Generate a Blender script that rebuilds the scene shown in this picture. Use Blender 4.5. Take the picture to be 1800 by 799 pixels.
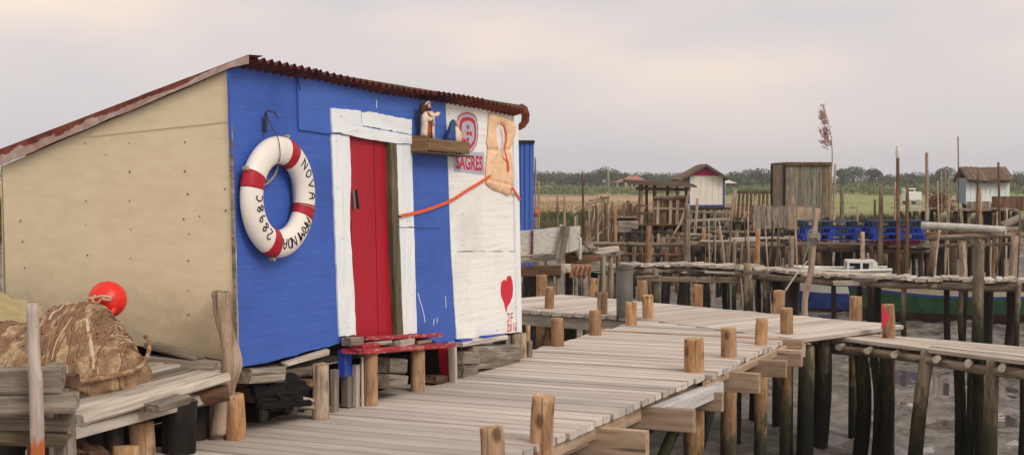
import bpy, math, random
from mathutils import Vector, Matrix, noise
R = random.Random(11)
rad = math.radians
for o in list(bpy.data.objects): bpy.data.objects.remove(o)
SC = bpy.context.scene
COL = SC.collection

# ------------------------------------------------------------------ camera
F = 2500.0; EYE = Vector((0, 0, 1.55)); PITCH = rad(2.004)
cam_d = bpy.data.cameras.new('camera'); cam = bpy.data.objects.new('camera', cam_d); COL.objects.link(cam)
cam_d.sensor_width = 36; cam_d.lens = 50; cam_d.clip_end = 6000; cam_d.clip_start = 0.05
cam.location = EYE; cam.rotation_euler = (rad(90) - PITCH, 0, 0)
SC.camera = cam
# ------------------------------------------------------------------ sky, sun, exposure
SUN_EL, SUN_AZ = rad(38), rad(137)          # azimuth clockwise from +Y (view direction)
wd = bpy.data.worlds.new('World'); SC.world = wd; wd.use_nodes = True
nt = wd.node_tree; nt.nodes.clear()
def wn(t, **k):
    n = nt.nodes.new(t)
    for a, b in k.items(): setattr(n, a, b)
    return n
out = wn('ShaderNodeOutputWorld'); mix = wn('ShaderNodeMixShader')
bg1 = wn('ShaderNodeBackground'); bg2 = wn('ShaderNodeBackground')
sky = wn('ShaderNodeTexSky', sky_type='NISHITA', sun_disc=False, sun_elevation=SUN_EL, sun_rotation=SUN_AZ)
sky.dust_density = 3.0
nt.links.new(sky.outputs[0], bg1.inputs[0]); bg1.inputs[1].default_value = 0.10
tc = wn('ShaderNodeTexCoord'); mp = wn('ShaderNodeMapping')
mp.inputs['Scale'].default_value = (1.6, 1.2, 4.2); mp.inputs['Rotation'].default_value = (0, rad(24), 0)
mp.inputs['Location'].default_value = (.32, .1, .12)
nz = wn('ShaderNodeTexNoise'); nz.inputs['Scale'].default_value = 2.0; nz.inputs['Detail'].default_value = 4; nz.inputs['Roughness'].default_value = .45
cr = wn('ShaderNodeValToRGB')
cr.color_ramp.elements[0].position = .40; cr.color_ramp.elements[0].color = (.56, .525, .525, 1)
cr.color_ramp.elements[1].position = .62; cr.color_ramp.elements[1].color = (.83, .68, .555, 1)
e = cr.color_ramp.elements.new(.5); e.color = (.66, .575, .54, 1)
sep = wn('ShaderNodeSeparateXYZ'); mr = wn('ShaderNodeMapRange')
mr.inputs['From Min'].default_value = 0.0; mr.inputs['From Max'].default_value = .11
mxc = wn('ShaderNodeMix', data_type='RGBA')
mxc.inputs['A'].default_value = (.56, .54, .555, 1)
nt.links.new(tc.outputs['Generated'], mp.inputs[0]); nt.links.new(mp.outputs[0], nz.inputs['Vector'])
nt.links.new(nz.outputs['Fac'], cr.inputs[0]); nt.links.new(tc.outputs['Generated'], sep.inputs[0])
nt.links.new(sep.outputs['Z'], mr.inputs['Value']); nt.links.new(mr.outputs[0], mxc.inputs['Factor'])
nt.links.new(cr.outputs[0], mxc.inputs['B']); nt.links.new(mxc.outputs['Result'], bg2.inputs[0])
bg2.inputs[1].default_value = 1.17
mix.inputs[0].default_value = .90
nt.links.new(bg1.outputs[0], mix.inputs[1]); nt.links.new(bg2.outputs[0], mix.inputs[2]); nt.links.new(mix.outputs[0], out.inputs[0])
sd = bpy.data.lights.new('sun', 'SUN'); sd.energy = 1.35; sd.angle = rad(24); sd.color = (1, .955, .89)
so = bpy.data.objects.new('sun', sd); COL.objects.link(so)
sv = Vector((math.sin(SUN_AZ) * math.cos(SUN_EL), math.cos(SUN_AZ) * math.cos(SUN_EL), math.sin(SUN_EL)))
so.rotation_euler = sv.to_track_quat('Z', 'Y').to_euler(); so.location = sv * 60
vs = SC.view_settings; vs.view_transform = 'Standard'; vs.look = 'None'; vs.gamma = 1; vs.exposure = 0.18; vs.use_curve_mapping = False

# ------------------------------------------------------------------ measuring helpers (photograph pixel -> place)
fwd = Vector((0, math.cos(PITCH), -math.sin(PITCH))); upv = Vector((0, math.sin(PITCH), math.cos(PITCH)))
def ray(px, py): return Vector((1, 0, 0)) * ((px - 900) / F) + fwd + upv * ((399.5 - py) / F)
def at(px, py, d):
    v = ray(px, py); return EYE + v * (d / v.y)
def gz(px, py, z):
    v = ray(px, py); return EYE + v * ((z - EYE.z) / v.z)
def onpl(px, py, P, n):
    v = ray(px, py); return EYE + v * ((P - EYE).dot(n) / v.dot(n))
def zat(py, d): return EYE.z - (py - 312.2) * d / F
def xat(px, d): return (px - 900) * d / F

# ------------------------------------------------------------------ object helpers
W = {}
def link(o, parent, M):
    COL.objects.link(o); W[o.name] = M.copy()
    if parent is not None:
        o.parent = parent; o.matrix_parent_inverse = W[parent.name].inverted()
    o.matrix_basis = M
    return o
def tag(o, label=None, cat=None, group=None, kind=None):
    if label: o['label'] = label
    if cat: o['category'] = cat
    if group: o['group'] = group
    if kind: o['kind'] = kind
    return o
def thing(name, label, cat, loc, group=None):
    o = bpy.data.objects.new(name, None); o.empty_display_size = .1
    link(o, None, Matrix.Translation(Vector(loc)))
    return tag(o, label, cat, group)
I4 = Matrix.Identity(4)
def mk(name, verts, faces, mats, parent=None, M=I4, smooth=False, fm=None, sm=None):
    me = bpy.data.meshes.new(name); me.from_pydata([tuple(v) for v in verts], [], faces)
    if not isinstance(mats, (list, tuple)): mats = [mats]
    for m in mats: me.materials.append(m)
    n = len(me.polygons)
    if fm: me.polygons.foreach_set('material_index', fm)
    if sm: me.polygons.foreach_set('use_smooth', sm)
    elif smooth: me.polygons.foreach_set('use_smooth', [True] * n)
    me.update()
    return link(bpy.data.objects.new(name, me), parent, M)
def frame(origin, x, z):
    x = Vector(x).normalized(); z = Vector(z); z = (z - x * z.dot(x)).normalized(); y = z.cross(x)
    M = Matrix((x, y, z)).transposed().to_4x4(); M.translation = origin; return M
def box_vf(x0, x1, y0, y1, z0, z1, c=0.0, j=0.0):
    """bar along x with chamfered profile"""
    if c <= 0: prof = [(y0, z0), (y1, z0), (y1, z1), (y0, z1)]
    else: prof = [(y0 + c, z0), (y1 - c, z0), (y1, z0 + c), (y1, z1 - c), (y1 - c, z1), (y0 + c, z1), (y0, z1 - c), (y0, z0 + c)]
    k = len(prof); v = []
    for x in (x0, x1):
        for (y, z) in prof: v.append((x + R.uniform(-j, j), y + R.uniform(-j, j) * .5, z + R.uniform(-j, j) * .4))
    f = [tuple(range(k))[::-1], tuple(range(k, 2 * k))]
    for i in range(k):
        n = (i + 1) % k; f.append((i, n, k + n, k + i))
    return v, f
def board(name, parent, a, b, w, t, mat, up=(0, 0, 1), c=0.004, j=0.004):
    a = Vector(a); b = Vector(b); d = b - a; L = d.length
    if abs(Vector(up).normalized().dot(d.normalized())) > .98: up = (0.3, -1, 0)
    M = frame((a + b) / 2, d, up)
    v, f = box_vf(-L / 2, L / 2, -w / 2, w / 2, -t / 2, t / 2, c, j)
    return mk(name, v, f, mat, parent, M)
def blk(name, parent, a, b, w, t, mat, **k): return board(name, parent, a, b, w, t, mat, **k)
def catmull(pts, n):
    P = [Vector(p) for p in pts]; out = []
    for i in range(len(P) - 1):
        p0 = P[max(i - 1, 0)]; p1 = P[i]; p2 = P[i + 1]; p3 = P[min(i + 2, len(P) - 1)]
        for k in range(n):
            t = k / n
            out.append(.5 * ((2 * p1) + (p2 - p0) * t + (2 * p0 - 5 * p1 + 4 * p2 - p3) * t * t + (3 * p1 - p0 - 3 * p2 + p3) * t ** 3))
    out.append(P[-1]); return out
def log(name, parent, pts, radii, mats, seg=10, n=4, j=.07, curve=True, capj=0.0):
    """a round timber through pts; local X runs along it"""
    P = catmull(pts, n) if curve else [Vector(p) for p in pts]
    k = len(P); nr = len(radii); rr = []
    for i in range(k):
        u = i / (k - 1) * (nr - 1); a = min(int(u), nr - 2); rr.append(radii[a] * (1 - (u - a)) + radii[a + 1] * (u - a))
    ax = P[-1] - P[0]
    if ax.length < 1e-3: ax = max((q - P[0] for q in P), key=lambda q: q.length)
    M = frame(P[0], ax, (0.2, -1, .3) if abs(ax.normalized().z) > .5 else (0.01, 0, 1))
    Mi = M.inverted(); P = [Mi @ p for p in P]; v = []; f = []; fm = []; sm = []
    so_ = R.uniform(0, 99); lob = [R.uniform(-j, j) for _ in range(seg)]
    for i, p in enumerate(P):
        t = (P[min(i + 1, k - 1)] - P[max(i - 1, 0)]).normalized()
        e1 = t.cross(Vector((0, 0, 1))).normalized() if abs(t.z) < .9 else Vector((0, 1, 0)); e2 = t.cross(e1)
        for q in range(seg):
            an = 2 * math.pi * q / seg
            r = rr[i] * (1 + lob[q] + j * noise.noise(Vector((i * .9 + so_, q * 1.3, so_))))
            v.append(p + e1 * math.cos(an) * r + e2 * math.sin(an) * r + (t * R.uniform(-capj, capj) if i in (0, k - 1) else Vector()))
    for i in range(k - 1):
        for q in range(seg):
            z = (q + 1) % seg; f.append((i * seg + q, i * seg + z, (i + 1) * seg + z, (i + 1) * seg + q)); fm.append(0); sm.append(True)
    f.append(tuple(range(seg))[::-1]); f.append(tuple(range((k - 1) * seg, k * seg))); fm += [1, 1]; sm += [False, False]
    if not isinstance(mats, (list, tuple)): mats = (mats, mats)
    return mk(name, v, f, list(mats), parent, M, fm=fm, sm=sm)
def rope(name, parent, pts, r, mat, n=6, seg=6):
    return log(name, parent, pts, [r, r], (mat, mat), seg=seg, n=n, j=0.02)
def prism(name, parent, M, poly, w0, w1, mat, jit=0.0):
    k = len(poly); v = [(x, y, w0) for x, y in poly] + [(x, y, w1) for x, y in poly]
    f = [tuple(range(k))[::-1], tuple(range(k, 2 * k))] + [(i, (i + 1) % k, k + (i + 1) % k, k + i) for i in range(k)]
    ar = sum(poly[i][0] * poly[(i + 1) % k][1] - poly[(i + 1) % k][0] * poly[i][1] for i in range(k))
    if ar < 0: f = [q[::-1] for q in f]
    return mk(name, v, f, mat, parent, M)
def rough(poly, step=.06, j=.006):
    o = []
    for i, (x, y) in enumerate(poly):
        X, Y = poly[(i + 1) % len(poly)]; L = math.hypot(X - x, Y - y); n = max(1, int(L / step))
        for k in range(n):
            t = k / n; q = 0 if k == 0 else j
            o.append((x + (X - x) * t + R.uniform(-q, q), y + (Y - y) * t + R.uniform(-q, q)))
    return o
def sphere_vf(c, r, nu=20, nv=12, fn=None):
    v = []; f = []
    for i in range(nv + 1):
        th = math.pi * i / nv
        for q in range(nu):
            ph = 2 * math.pi * q / nu; d = Vector((math.sin(th) * math.cos(ph), math.sin(th) * math.sin(ph), math.cos(th)))
            s = fn(d) if fn else 1
            v.append(Vector(c) + Vector((d.x * r[0], d.y * r[1], d.z * r[2])) * s)
    for i in range(nv):
        for q in range(nu): f.append((i * nu + q, (i + 1) * nu + q, (i + 1) * nu + (q + 1) % nu, i * nu + (q + 1) % nu))
    return v, f

# ------------------------------------------------------------------ materials
def lin(c): return tuple((x / 12.92 if x <= .04045 else ((x + .055) / 1.055) ** 2.4) for x in [q / 255 for q in c]) + (1,)
class NT:
    def __init__(s, name):
        s.m = bpy.data.materials.new(name); s.m.use_nodes = True; s.t = s.m.node_tree; s.t.nodes.clear()
        s.o = s.n('ShaderNodeOutputMaterial'); s.b = s.n('ShaderNodeBsdfPrincipled'); s.l(s.b.outputs[0], s.o.inputs[0])
        s.b.inputs['Specular IOR Level'].default_value = .3
    def n(s, t, **k):
        x = s.t.nodes.new(t)
        for a, b in k.items(): setattr(x, a, b)
        return x
    def l(s, a, b): s.t.links.new(a, b)
    def coord(s, scale=(1, 1, 1), rnd=True, kind='Object'):
        c = s.n('ShaderNodeTexCoord'); m = s.n('ShaderNodeMapping'); m.inputs['Scale'].default_value = scale
        s.l(c.outputs[kind], m.inputs[0])
        if rnd:
            oi = s.n('ShaderNodeObjectInfo'); a = s.n('ShaderNodeMath', operation='MULTIPLY'); a.inputs[1].default_value = 43.7
            s.l(oi.outputs['Random'], a.inputs[0]); s.l(a.outputs[0], m.inputs['Location'])
        return m.outputs[0]
    def noise(s, vec, scale=5, detail=5, r=.6, dist=0):
        x = s.n('ShaderNodeTexNoise'); x.inputs['Scale'].default_value = scale; x.inputs['Detail'].default_value = detail
        x.inputs['Roughness'].default_value = r; x.inputs['Distortion'].default_value = dist
        if vec is not None: s.l(vec, x.inputs['Vector'])
        return x.outputs['Fac']
    def ramp(s, fac, stops):
        x = s.n('ShaderNodeValToRGB'); e = x.color_ramp.elements
        e[0].position, e[0].color = stops[0]; e[1].position, e[1].color = stops[-1]
        for p, c in stops[1:-1]: k = e.new(p); k.color = c
        s.l(fac, x.inputs[0]); return x.outputs[0]
    def step(s, fac, a, b, c0=0.0, c1=1.0):
        x = s.n('ShaderNodeMapRange'); x.inputs['From Min'].default_value = a; x.inputs['From Max'].default_value = b
        x.inputs['To Min'].default_value = c0; x.inputs['To Max'].default_value = c1
        s.l(fac, x.inputs['Value']); return x.outputs[0]
    def mixc(s, fac, a, b, mode='MIX'):
        x = s.n('ShaderNodeMix', data_type='RGBA', blend_type=mode)
        for v, i in ((fac, 'Factor'), (a, 'A'), (b, 'B')):
            if isinstance(v, (float, int, tuple)): x.inputs[i].default_value = v
            else: s.l(v, x.inputs[i])
        return x.outputs['Result']
    def math(s, op, a, b=None):
        x = s.n('ShaderNodeMath', operation=op)
        for v, i in ((a, 0), (b, 1)):
            if v is None: continue
            if isinstance(v, (float, int)): x.inputs[i].default_value = v
            else: s.l(v, x.inputs[i])
        return x.outputs[0]
    def bump(s, h, st=.3, d=.01):
        x = s.n('ShaderNodeBump'); x.inputs['Strength'].default_value = st; x.inputs['Distance'].default_value = d
        s.l(h, x.inputs['Height']); s.l(x.outputs[0], s.b.inputs['Normal'])
    def rough(s, v):
        if isinstance(v, float): s.b.inputs['Roughness'].default_value = v
        else: s.l(v, s.b.inputs['Roughness'])
    def col(s, v):
        if isinstance(v, tuple): s.b.inputs['Base Color'].default_value = v
        else: s.l(v, s.b.inputs['Base Color'])
    def posz(s):
        g = s.n('ShaderNodeNewGeometry'); x = s.n('ShaderNodeSeparateXYZ'); s.l(g.outputs['Position'], x.inputs[0]); return x.outputs['Z'], g.outputs['Position']

def wood(name, dark, mid, light, grain=16, along=1.3, vary=.28, stain=None, stainamt=.5, algae=None, bump=.5, rgh=.85, crk=.7, knots=0.0, edge=0.0, greyvar=0.0, ckf=1.8):
    ck = crk
    t = NT(name); v = t.coord((along, grain, grain))
    g = t.noise(v, 1.6, 7, .68, .3)
    c = t.ramp(g, [(.30, lin(dark)), (.5, lin(mid)), (.70, lin(light))])
    blot = t.noise(t.coord((1.2, 3, 3)), 2.2, 4, .6)
    c = t.mixc(t.step(blot, .5, .75, 0, stainamt), c, lin(stain or dark))
    oi = t.n('ShaderNodeObjectInfo')
    k = t.step(oi.outputs['Random'], 0, 1, 1 - vary, 1 + vary * .5)
    cc = t.n('ShaderNodeCombineColor')
    for i in range(3): t.l(k, cc.inputs[i])
    c = t.mixc(1.0, c, cc.outputs[0], 'MULTIPLY')
    crk = t.noise(t.coord((.7, grain * ckf, grain * ckf)), 1.5, 3, .5)
    c = t.mixc(t.step(crk, .64, .72, 0, ck), c, lin([x * .35 for x in dark]))
    if greyvar:
        oi2 = t.n('ShaderNodeObjectInfo'); fr = t.math('FRACT', t.math('MULTIPLY', oi2.outputs['Random'], 7.31))
        c = t.mixc(t.math('MULTIPLY', fr, greyvar), c, t.ramp(g, [(.3, lin((116, 102, 86))), (.7, lin((186, 172, 152)))]))
    if edge:      # dirt plus gap shade painted in along the long edges of each plank
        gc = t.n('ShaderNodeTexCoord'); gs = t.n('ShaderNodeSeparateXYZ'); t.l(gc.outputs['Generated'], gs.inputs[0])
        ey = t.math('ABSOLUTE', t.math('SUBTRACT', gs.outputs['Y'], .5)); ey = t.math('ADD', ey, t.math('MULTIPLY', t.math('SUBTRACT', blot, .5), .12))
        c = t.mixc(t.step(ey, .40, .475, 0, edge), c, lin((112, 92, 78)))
    if knots:
        vo_ = t.n('ShaderNodeTexVoronoi'); vo_.inputs['Scale'].default_value = 1.0; t.l(t.coord((4.5, 8, 8)), vo_.inputs['Vector'])
        dn = t.math('ADD', vo_.outputs['Distance'], t.math('MULTIPLY', t.math('SUBTRACT', blot, .5), .35))
        c = t.mixc(t.step(dn, .26, .12, 0, knots), c, lin([x * .5 for x in dark]))
        c = t.mixc(t.step(t.noise(t.coord((9, 26, 26)), 2, 5, .7), .56, .64, 0, knots * .6), c, lin([x * .62 for x in dark]))
    if algae:
        z, pos = t.posz(); nn = t.noise(t.coord((3, 9, 9)), 2, 4)
        zz = t.math('ADD', z, t.math('MULTIPLY', t.math('SUBTRACT', nn, .5), -.9))
        c = t.mixc(t.step(zz, algae[0], algae[0] - .35), c, lin(algae[1]))
        c = t.mixc(t.step(zz, algae[0] - .25, algae[0] - .75), c, lin(algae[2]))
    t.col(c); t.rough(rgh)
    h = t.math('SUBTRACT', g, t.step(crk, .62, .72, 0, .8)); t.bump(h, bump, .006)
    return t.m
def paint(name, colr, wear, wearamt=.08, grain=14, along=1.5, bump=.35, rgh=.6, dirt=(120, 110, 100), dirtamt=.12, vary=.06):
    t = NT(name); v = t.coord((along, grain, grain)); g = t.noise(v, 1.5, 6, .65)
    c0 = lin(colr); c1 = tuple(min(1, x * .88) for x in c0[:3]) + (1,); c2 = tuple(min(1, x * 1.07) for x in c0[:3]) + (1,)
    c = t.ramp(g, [(.28, c1), (.5, c0), (.74, c2)])
    big = t.noise(t.coord((1, 1, 1)), 1.7, 5, .6); c = t.mixc(t.step(big, .48, .72, 0, dirtamt), c, lin(dirt))
    chip = t.noise(t.coord((6, 20, 20)), 2.3, 6, .7); c = t.mixc(t.step(chip, .70 - wearamt, .73 - wearamt, 0, .9), c, lin(wear))
    crk = t.noise(t.coord((1.1, 34, 34)), 1.3, 3, .5); c = t.mixc(t.step(crk, .71, .77, 0, .22), c, lin([x * .4 for x in wear]))
    t.col(c); t.rough(rgh); t.bump(t.math('SUBTRACT', g, t.step(crk, .70, .77, 0, .5)), bump * .8, .005)
    return t.m
def plain(name, colr, rgh=.7, var=.15, scale=12, bump=.1, metal=0.0, spec=.3):
    t = NT(name); g = t.noise(t.coord((1, 1, 1)), scale, 5, .6); c0 = lin(colr)
    t.col(t.ramp(g, [(.3, tuple(x * (1 - var) for x in c0[:3]) + (1,)), (.7, tuple(min(1, x * (1 + var)) for x in c0[:3]) + (1,))]))
    t.rough(rgh); t.bump(g, bump, .004); t.b.inputs['Metallic'].default_value = metal; t.b.inputs['Specular IOR Level'].default_value = spec
    return t.m
M = {}
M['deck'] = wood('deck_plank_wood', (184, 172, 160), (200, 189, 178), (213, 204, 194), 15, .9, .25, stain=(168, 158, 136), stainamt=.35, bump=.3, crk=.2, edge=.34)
M['post'] = wood('fresh_post_wood', (132, 94, 62), (182, 138, 96), (206, 168, 128), 9, 1.8, .34, stain=(112, 80, 58), stainamt=.6, algae=(-.42, (78, 72, 50), (26, 27, 17)), bump=1.0, knots=.75, greyvar=.32, crk=.7, ckf=4.5)
M['post_end'] = wood('post_end_grain', (140, 105, 72), (186, 150, 110), (208, 180, 142), 14, 14, .15)
M['pile'] = wood('wet_pile_wood', (60, 52, 40), (118, 104, 82), (165, 150, 122), 9, 1.3, .35, stain=(50, 45, 32), stainamt=.7, algae=(-.1, (56, 55, 32), (20, 22, 13)), bump=.9)
M['beam'] = wood('pale_beam_wood', (132, 108, 86), (172, 148, 124), (196, 174, 150), 12, 1.0, .18, stain=(120, 96, 76), stainamt=.35, bump=.3)
M['greybeam'] = wood('grey_beam', (160, 158, 156), (196, 194, 192), (214, 212, 210), 8, .7, .05, stain=(160, 150, 140), stainamt=.3, bump=.2)
M['grey'] = wood('old_grey_wood', (86, 78, 68), (140, 128, 114), (182, 170, 156), 13, 1.2, .30, stain=(74, 66, 54), stainamt=.55, bump=.9)
M['pale'] = wood('bleached_wood', (140, 130, 116), (190, 178, 164), (216, 206, 194), 12, 1.0, .2, stain=(120, 112, 92), stainamt=.4, bump=.8)
M['drift'] = wood('driftwood', (118, 96, 78), (176, 152, 130), (206, 186, 164), 8, 1.0, .12, knots=.45, stain=(110, 90, 72), stainamt=.4, bump=.8)
M['brown'] = wood('brown_wood', (70, 48, 36), (112, 82, 62), (146, 114, 88), 12, 1.3, .35, stain=(52, 38, 30), stainamt=.5, bump=.8)
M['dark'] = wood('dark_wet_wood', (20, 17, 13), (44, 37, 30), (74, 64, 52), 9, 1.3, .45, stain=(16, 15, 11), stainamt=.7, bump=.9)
M['midpost'] = wood('weathered_post', (84, 72, 58), (138, 122, 102), (176, 160, 138), 10, 1.2, .38, knots=.5, stain=(64, 56, 44), stainamt=.6, algae=(-.35, (66, 62, 40), (24, 24, 15)), bump=.9)
M['black'] = wood('charred_timber', (5, 5, 4), (11, 10, 9), (24, 22, 19), 8, 2.0, .2, stain=(4, 4, 4), bump=1.0)
M['box'] = wood('varnished_box_wood', (86, 62, 42), (128, 100, 70), (158, 128, 94), 22, 1.0, .08, stain=(84, 62, 42), stainamt=.3)
M['blue'] = paint('blue_house_paint', (64, 98, 182), (104, 128, 192), .06, grain=26, along=1.1, bump=1.0, dirt=(50, 78, 154), dirtamt=.6)
M['blue2'] = paint('blue_house_paint_patch', (70, 106, 188), (100, 126, 194), .05, grain=22, along=1.1, bump=.6, dirt=(58, 90, 170), dirtamt=.5)
M['white'] = paint('white_house_paint', (240, 240, 234), (158, 146, 128), .065, grain=24, along=1.2, bump=.9, dirt=(204, 204, 196), dirtamt=.55)
M['white_v'] = paint('white_frame_paint', (236, 240, 240), (150, 138, 122), .055, grain=15, along=1.6, bump=.4, dirt=(196, 214, 228), dirtamt=.5)
M['red'] = paint('red_door_paint', (172, 22, 44), (120, 20, 36), .02, grain=16, along=.8, bump=.5, dirt=(140, 14, 34), dirtamt=.4, rgh=.5)
M['redworn'] = paint('worn_red_paint', (164, 42, 56), (192, 168, 148), .135, grain=18, along=1.5, bump=.6, dirt=(120, 40, 48), dirtamt=.4)
M['jamb'] = wood('mossy_jamb_wood', (52, 50, 40), (98, 88, 66), (132, 122, 96), 16, 1.0, .1, stain=(58, 72, 50), stainamt=.6)
M['oldwhite'] = paint('peeling_white_paint', (206, 202, 192), (140, 130, 116), .13, grain=14, along=1.0, dirt=(160, 152, 138), dirtamt=.5)
M['dot_dark'] = plain('dark_iron', (38, 32, 28), .7)
M['dot_blue'] = paint('spilt_blue_paint', (44, 74, 168), (120, 106, 92), .08, dirt=(40, 60, 130))
M['cream'] = paint('cream_wall_paint', (236, 230, 212), (190, 176, 146), .0, dirt=(200, 186, 156), dirtamt=.3)
M['pink'] = paint('pink_gable_paint', (208, 50, 108), (150, 40, 80), .0, dirtamt=.1)
M['paleblue'] = paint('pale_blue_wall_paint', (222, 229, 224), (160, 160, 160), .02, dirt=(170, 180, 180), dirtamt=.4)
M['slate'] = paint('slate_blue_boards', (128, 144, 158), (110, 110, 110), .05)
M['pallet'] = paint('blue_pallet_paint', (40, 66, 168), (90, 90, 110), .04, dirt=(30, 48, 120), dirtamt=.3, vary=.1)
M['pallet_dark'] = paint('dark_blue_pallet_paint', (34, 52, 84), (80, 76, 70), .05, dirt=(24, 30, 44), dirtamt=.4)
M['redpaint'] = plain('red_paint_mark', (206, 36, 62), .6, .12, 30)
M['signgrey'] = plain('sign_grey', (176, 182, 194), .5, .05, 6)
M['signred'] = plain('sign_red', (196, 32, 56), .5, .05, 6)
M['ink'] = plain('black_marker', (26, 24, 28), .8)
M['buoywhite'] = plain('lifebuoy_white', (236, 228, 218), .45, .05, 9, .12)
M['buoyred'] = plain('lifebuoy_red_band', (170, 28, 46), .5, .1, 20, .1)
M['rope'] = plain('grey_rope', (158, 152, 140), .9, .25, 60, .4)
M['ropetan'] = plain('tan_rope', (196, 176, 146), .9, .25, 60, .4)
M['wire'] = plain('dark_wire', (62, 58, 54), .6)
M['vest'] = plain('faded_orange_fabric', (238, 198, 160), .9, .12, 16, .8)
M['strap'] = plain('orange_webbing', (224, 98, 58), .8, .12, 30, .3)
M['ball'] = plain('red_buoy_rubber', (226, 40, 24), .38, .06, 6, .05, spec=.5)
M['metal'] = plain('dull_metal', (168, 160, 150), .45, .1, 20, .1, metal=.6)
M['pipe'] = plain('dark_grey_pipe', (92, 90, 84), .55, .22, 5, .2)
M['tile'] = plain('red_roof_tile', (166, 112, 94), .8, .15, 3)
M['housewall'] = plain('far_house_wall', (214, 200, 184), .8, .08, 2)
M['glass'] = plain('dark_glass', (38, 44, 52), .15, .1, 3, 0, spec=.6)
M['vanwhite'] = plain('van_white', (224, 224, 220), .35, .04, 3, .02)
M['tyre'] = plain('tyre_black', (26, 26, 26), .9)
M['hullwhite'] = plain('hull_white', (214, 213, 206), .55, .14, 4, .05)
M['hullgreen'] = plain('hull_green', (46, 82, 54), .65, .32, 5, .1)
M['hullblue'] = plain('hull_blue', (48, 70, 138), .6, .25, 5, .1)
M['hulldark'] = plain('hull_antifouling', (58, 36, 28), .85, .3, 6, .3)
M['hullcream'] = plain('hull_cream', (196, 184, 158), .6, .12, 5, .1)
M['skin'] = plain('figurine_skin', (206, 164, 136), .5, .05)
M['robe'] = plain('figurine_robe', (168, 92, 50), .55, .2, 40)
M['mantle'] = plain('figurine_mantle', (226, 208, 184), .55, .12, 40)
M['hood'] = plain('figurine_hood', (66, 42, 34), .6, .25, 40)
M['bluecloth'] = plain('figurine_blue', (46, 72, 126), .55, .15, 40)
M['pinkcloth'] = plain('figurine_pink', (206, 84, 96), .55, .15, 40)
M['tarp'] = plain('ochre_tarp', (164, 150, 110), .8, .22, 4, .5)
M['cloth'] = plain('brown_rag', (150, 112, 88), .9, .25, 20, .6)
M['terracotta'] = plain('orange_plastic', (190, 110, 70), .6)
def mat_ply():
    t = NT('raw_plywood'); v = t.coord((2.0, 6, 6)); g = t.noise(v, 3, 6, .65)
    c = t.ramp(g, [(.25, lin((214, 197, 162))), (.5, lin((223, 206, 172))), (.75, lin((229, 214, 182)))])
    b = t.noise(t.coord((1, 1, 1)), 3, 6, .65)
    sp = t.n('ShaderNodeTexCoord'); sx = t.n('ShaderNodeSeparateXYZ'); t.l(sp.outputs['Object'], sx.inputs[0])
    low = t.math('ADD', t.math('ADD', sx.outputs['Y'], t.math('MULTIPLY', sx.outputs['X'], .10)), t.math('MULTIPLY', b, 1.1))       # rising damp along the lower edge
    c = t.mixc(t.step(low, 1.40, 1.08, 0, .36), c, lin((118, 108, 88)))
    c = t.mixc(t.step(b, .52, .8, 0, .25), c, lin((196, 178, 148)))
    crk = t.noise(t.coord((1.0, 40, 40)), 1.2, 3, .5); c = t.mixc(t.step(crk, .74, .78, 0, .3), c, lin((130, 112, 84)))
    t.col(c); t.rough(.85); t.bump(g, .25, .004); return t.m
M['ply'] = mat_ply()
def mat_rust(name, flake):
    t = NT(name); g = t.noise(t.coord((1, 1, 1)), 9, 7, .7)
    c = t.ramp(g, [(.3, lin((78, 38, 30))), (.5, lin((122, 60, 47))), (.72, lin((150, 84, 66)))])
    if flake:
        fl = t.noise(t.coord((1.0, 2.6, 2.6)), 2.4, 6, .62)
        sp = t.n('ShaderNodeTexCoord'); sx = t.n('ShaderNodeSeparateXYZ'); t.l(sp.outputs['Object'], sx.inputs[0])
        fl = t.math('ADD', t.math('ADD', fl, .22), t.math('MULTIPLY', sx.outputs['Y'], -5.6))
        pc = t.ramp(g, [(.35, lin((156, 122, 110))), (.65, lin((196, 178, 168)))])
        c = t.mixc(t.step(fl, .485, .515), c, pc)
    t.col(c); t.rough(.85); t.bump(g, .4, .004); return t.m
M['rust'] = mat_rust('rusty_iron', False); M['flash'] = mat_rust('rusty_flashing', True)
def mat_net():
    t = NT('fishing_net'); c1 = t.coord((1, 1, 1), rnd=False); wv = t.n('ShaderNodeTexWave', wave_type='BANDS', bands_direction='X')
    wv.inputs['Scale'].default_value = 2.6; wv.inputs['Distortion'].default_value = 9.0; wv.inputs['Detail'].default_value = 4; wv.inputs['Detail Scale'].default_value = 2.4
    t.l(c1, wv.inputs[0])
    c = t.ramp(wv.outputs[0], [(.1, lin((138, 106, 82))), (.5, lin((160, 126, 98))), (.82, lin((172, 140, 108))), (.95, lin((192, 166, 132)))])
    big = t.noise(c1, 3.5, 4, .6); c = t.mixc(t.step(big, .45, .7, 0, .6), c, lin((168, 142, 108)))
    fine = t.noise(c1, 60, 3, .7); c = t.mixc(t.step(fine, .42, .66, 0, .55), c, lin((116, 88, 68)))
    t.col(c); t.rough(.95); t.bump(t.math('ADD', fine, wv.outputs[0]), .9, .012); return t.m
M['net'] = mat_net()
M['netdark'] = plain('dark_net_cord', (134, 100, 76), .95, .3, 40, .5)
def mat_leaf(name, a, b, c_):
    t = NT(name); z, pos = t.posz(); nn = t.noise(pos, .35, 4, .6); n2 = t.noise(pos, 3.0, 2)
    c = t.ramp(t.math('ADD', t.math('MULTIPLY', nn, .6), t.math('MULTIPLY', n2, .4)), [(.36, lin(a)), (.5, lin(b)), (.64, lin(c_))])
    t.col(c); t.rough(.8); t.b.inputs['Specular IOR Level'].default_value = .15; return t.m
M['pine'] = mat_leaf('pine_foliage', (66, 78, 64), (88, 100, 82), (108, 118, 96))
M['hedge'] = mat_leaf('scrub_foliage', (92, 104, 76), (116, 126, 92), (140, 146, 108))
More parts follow.
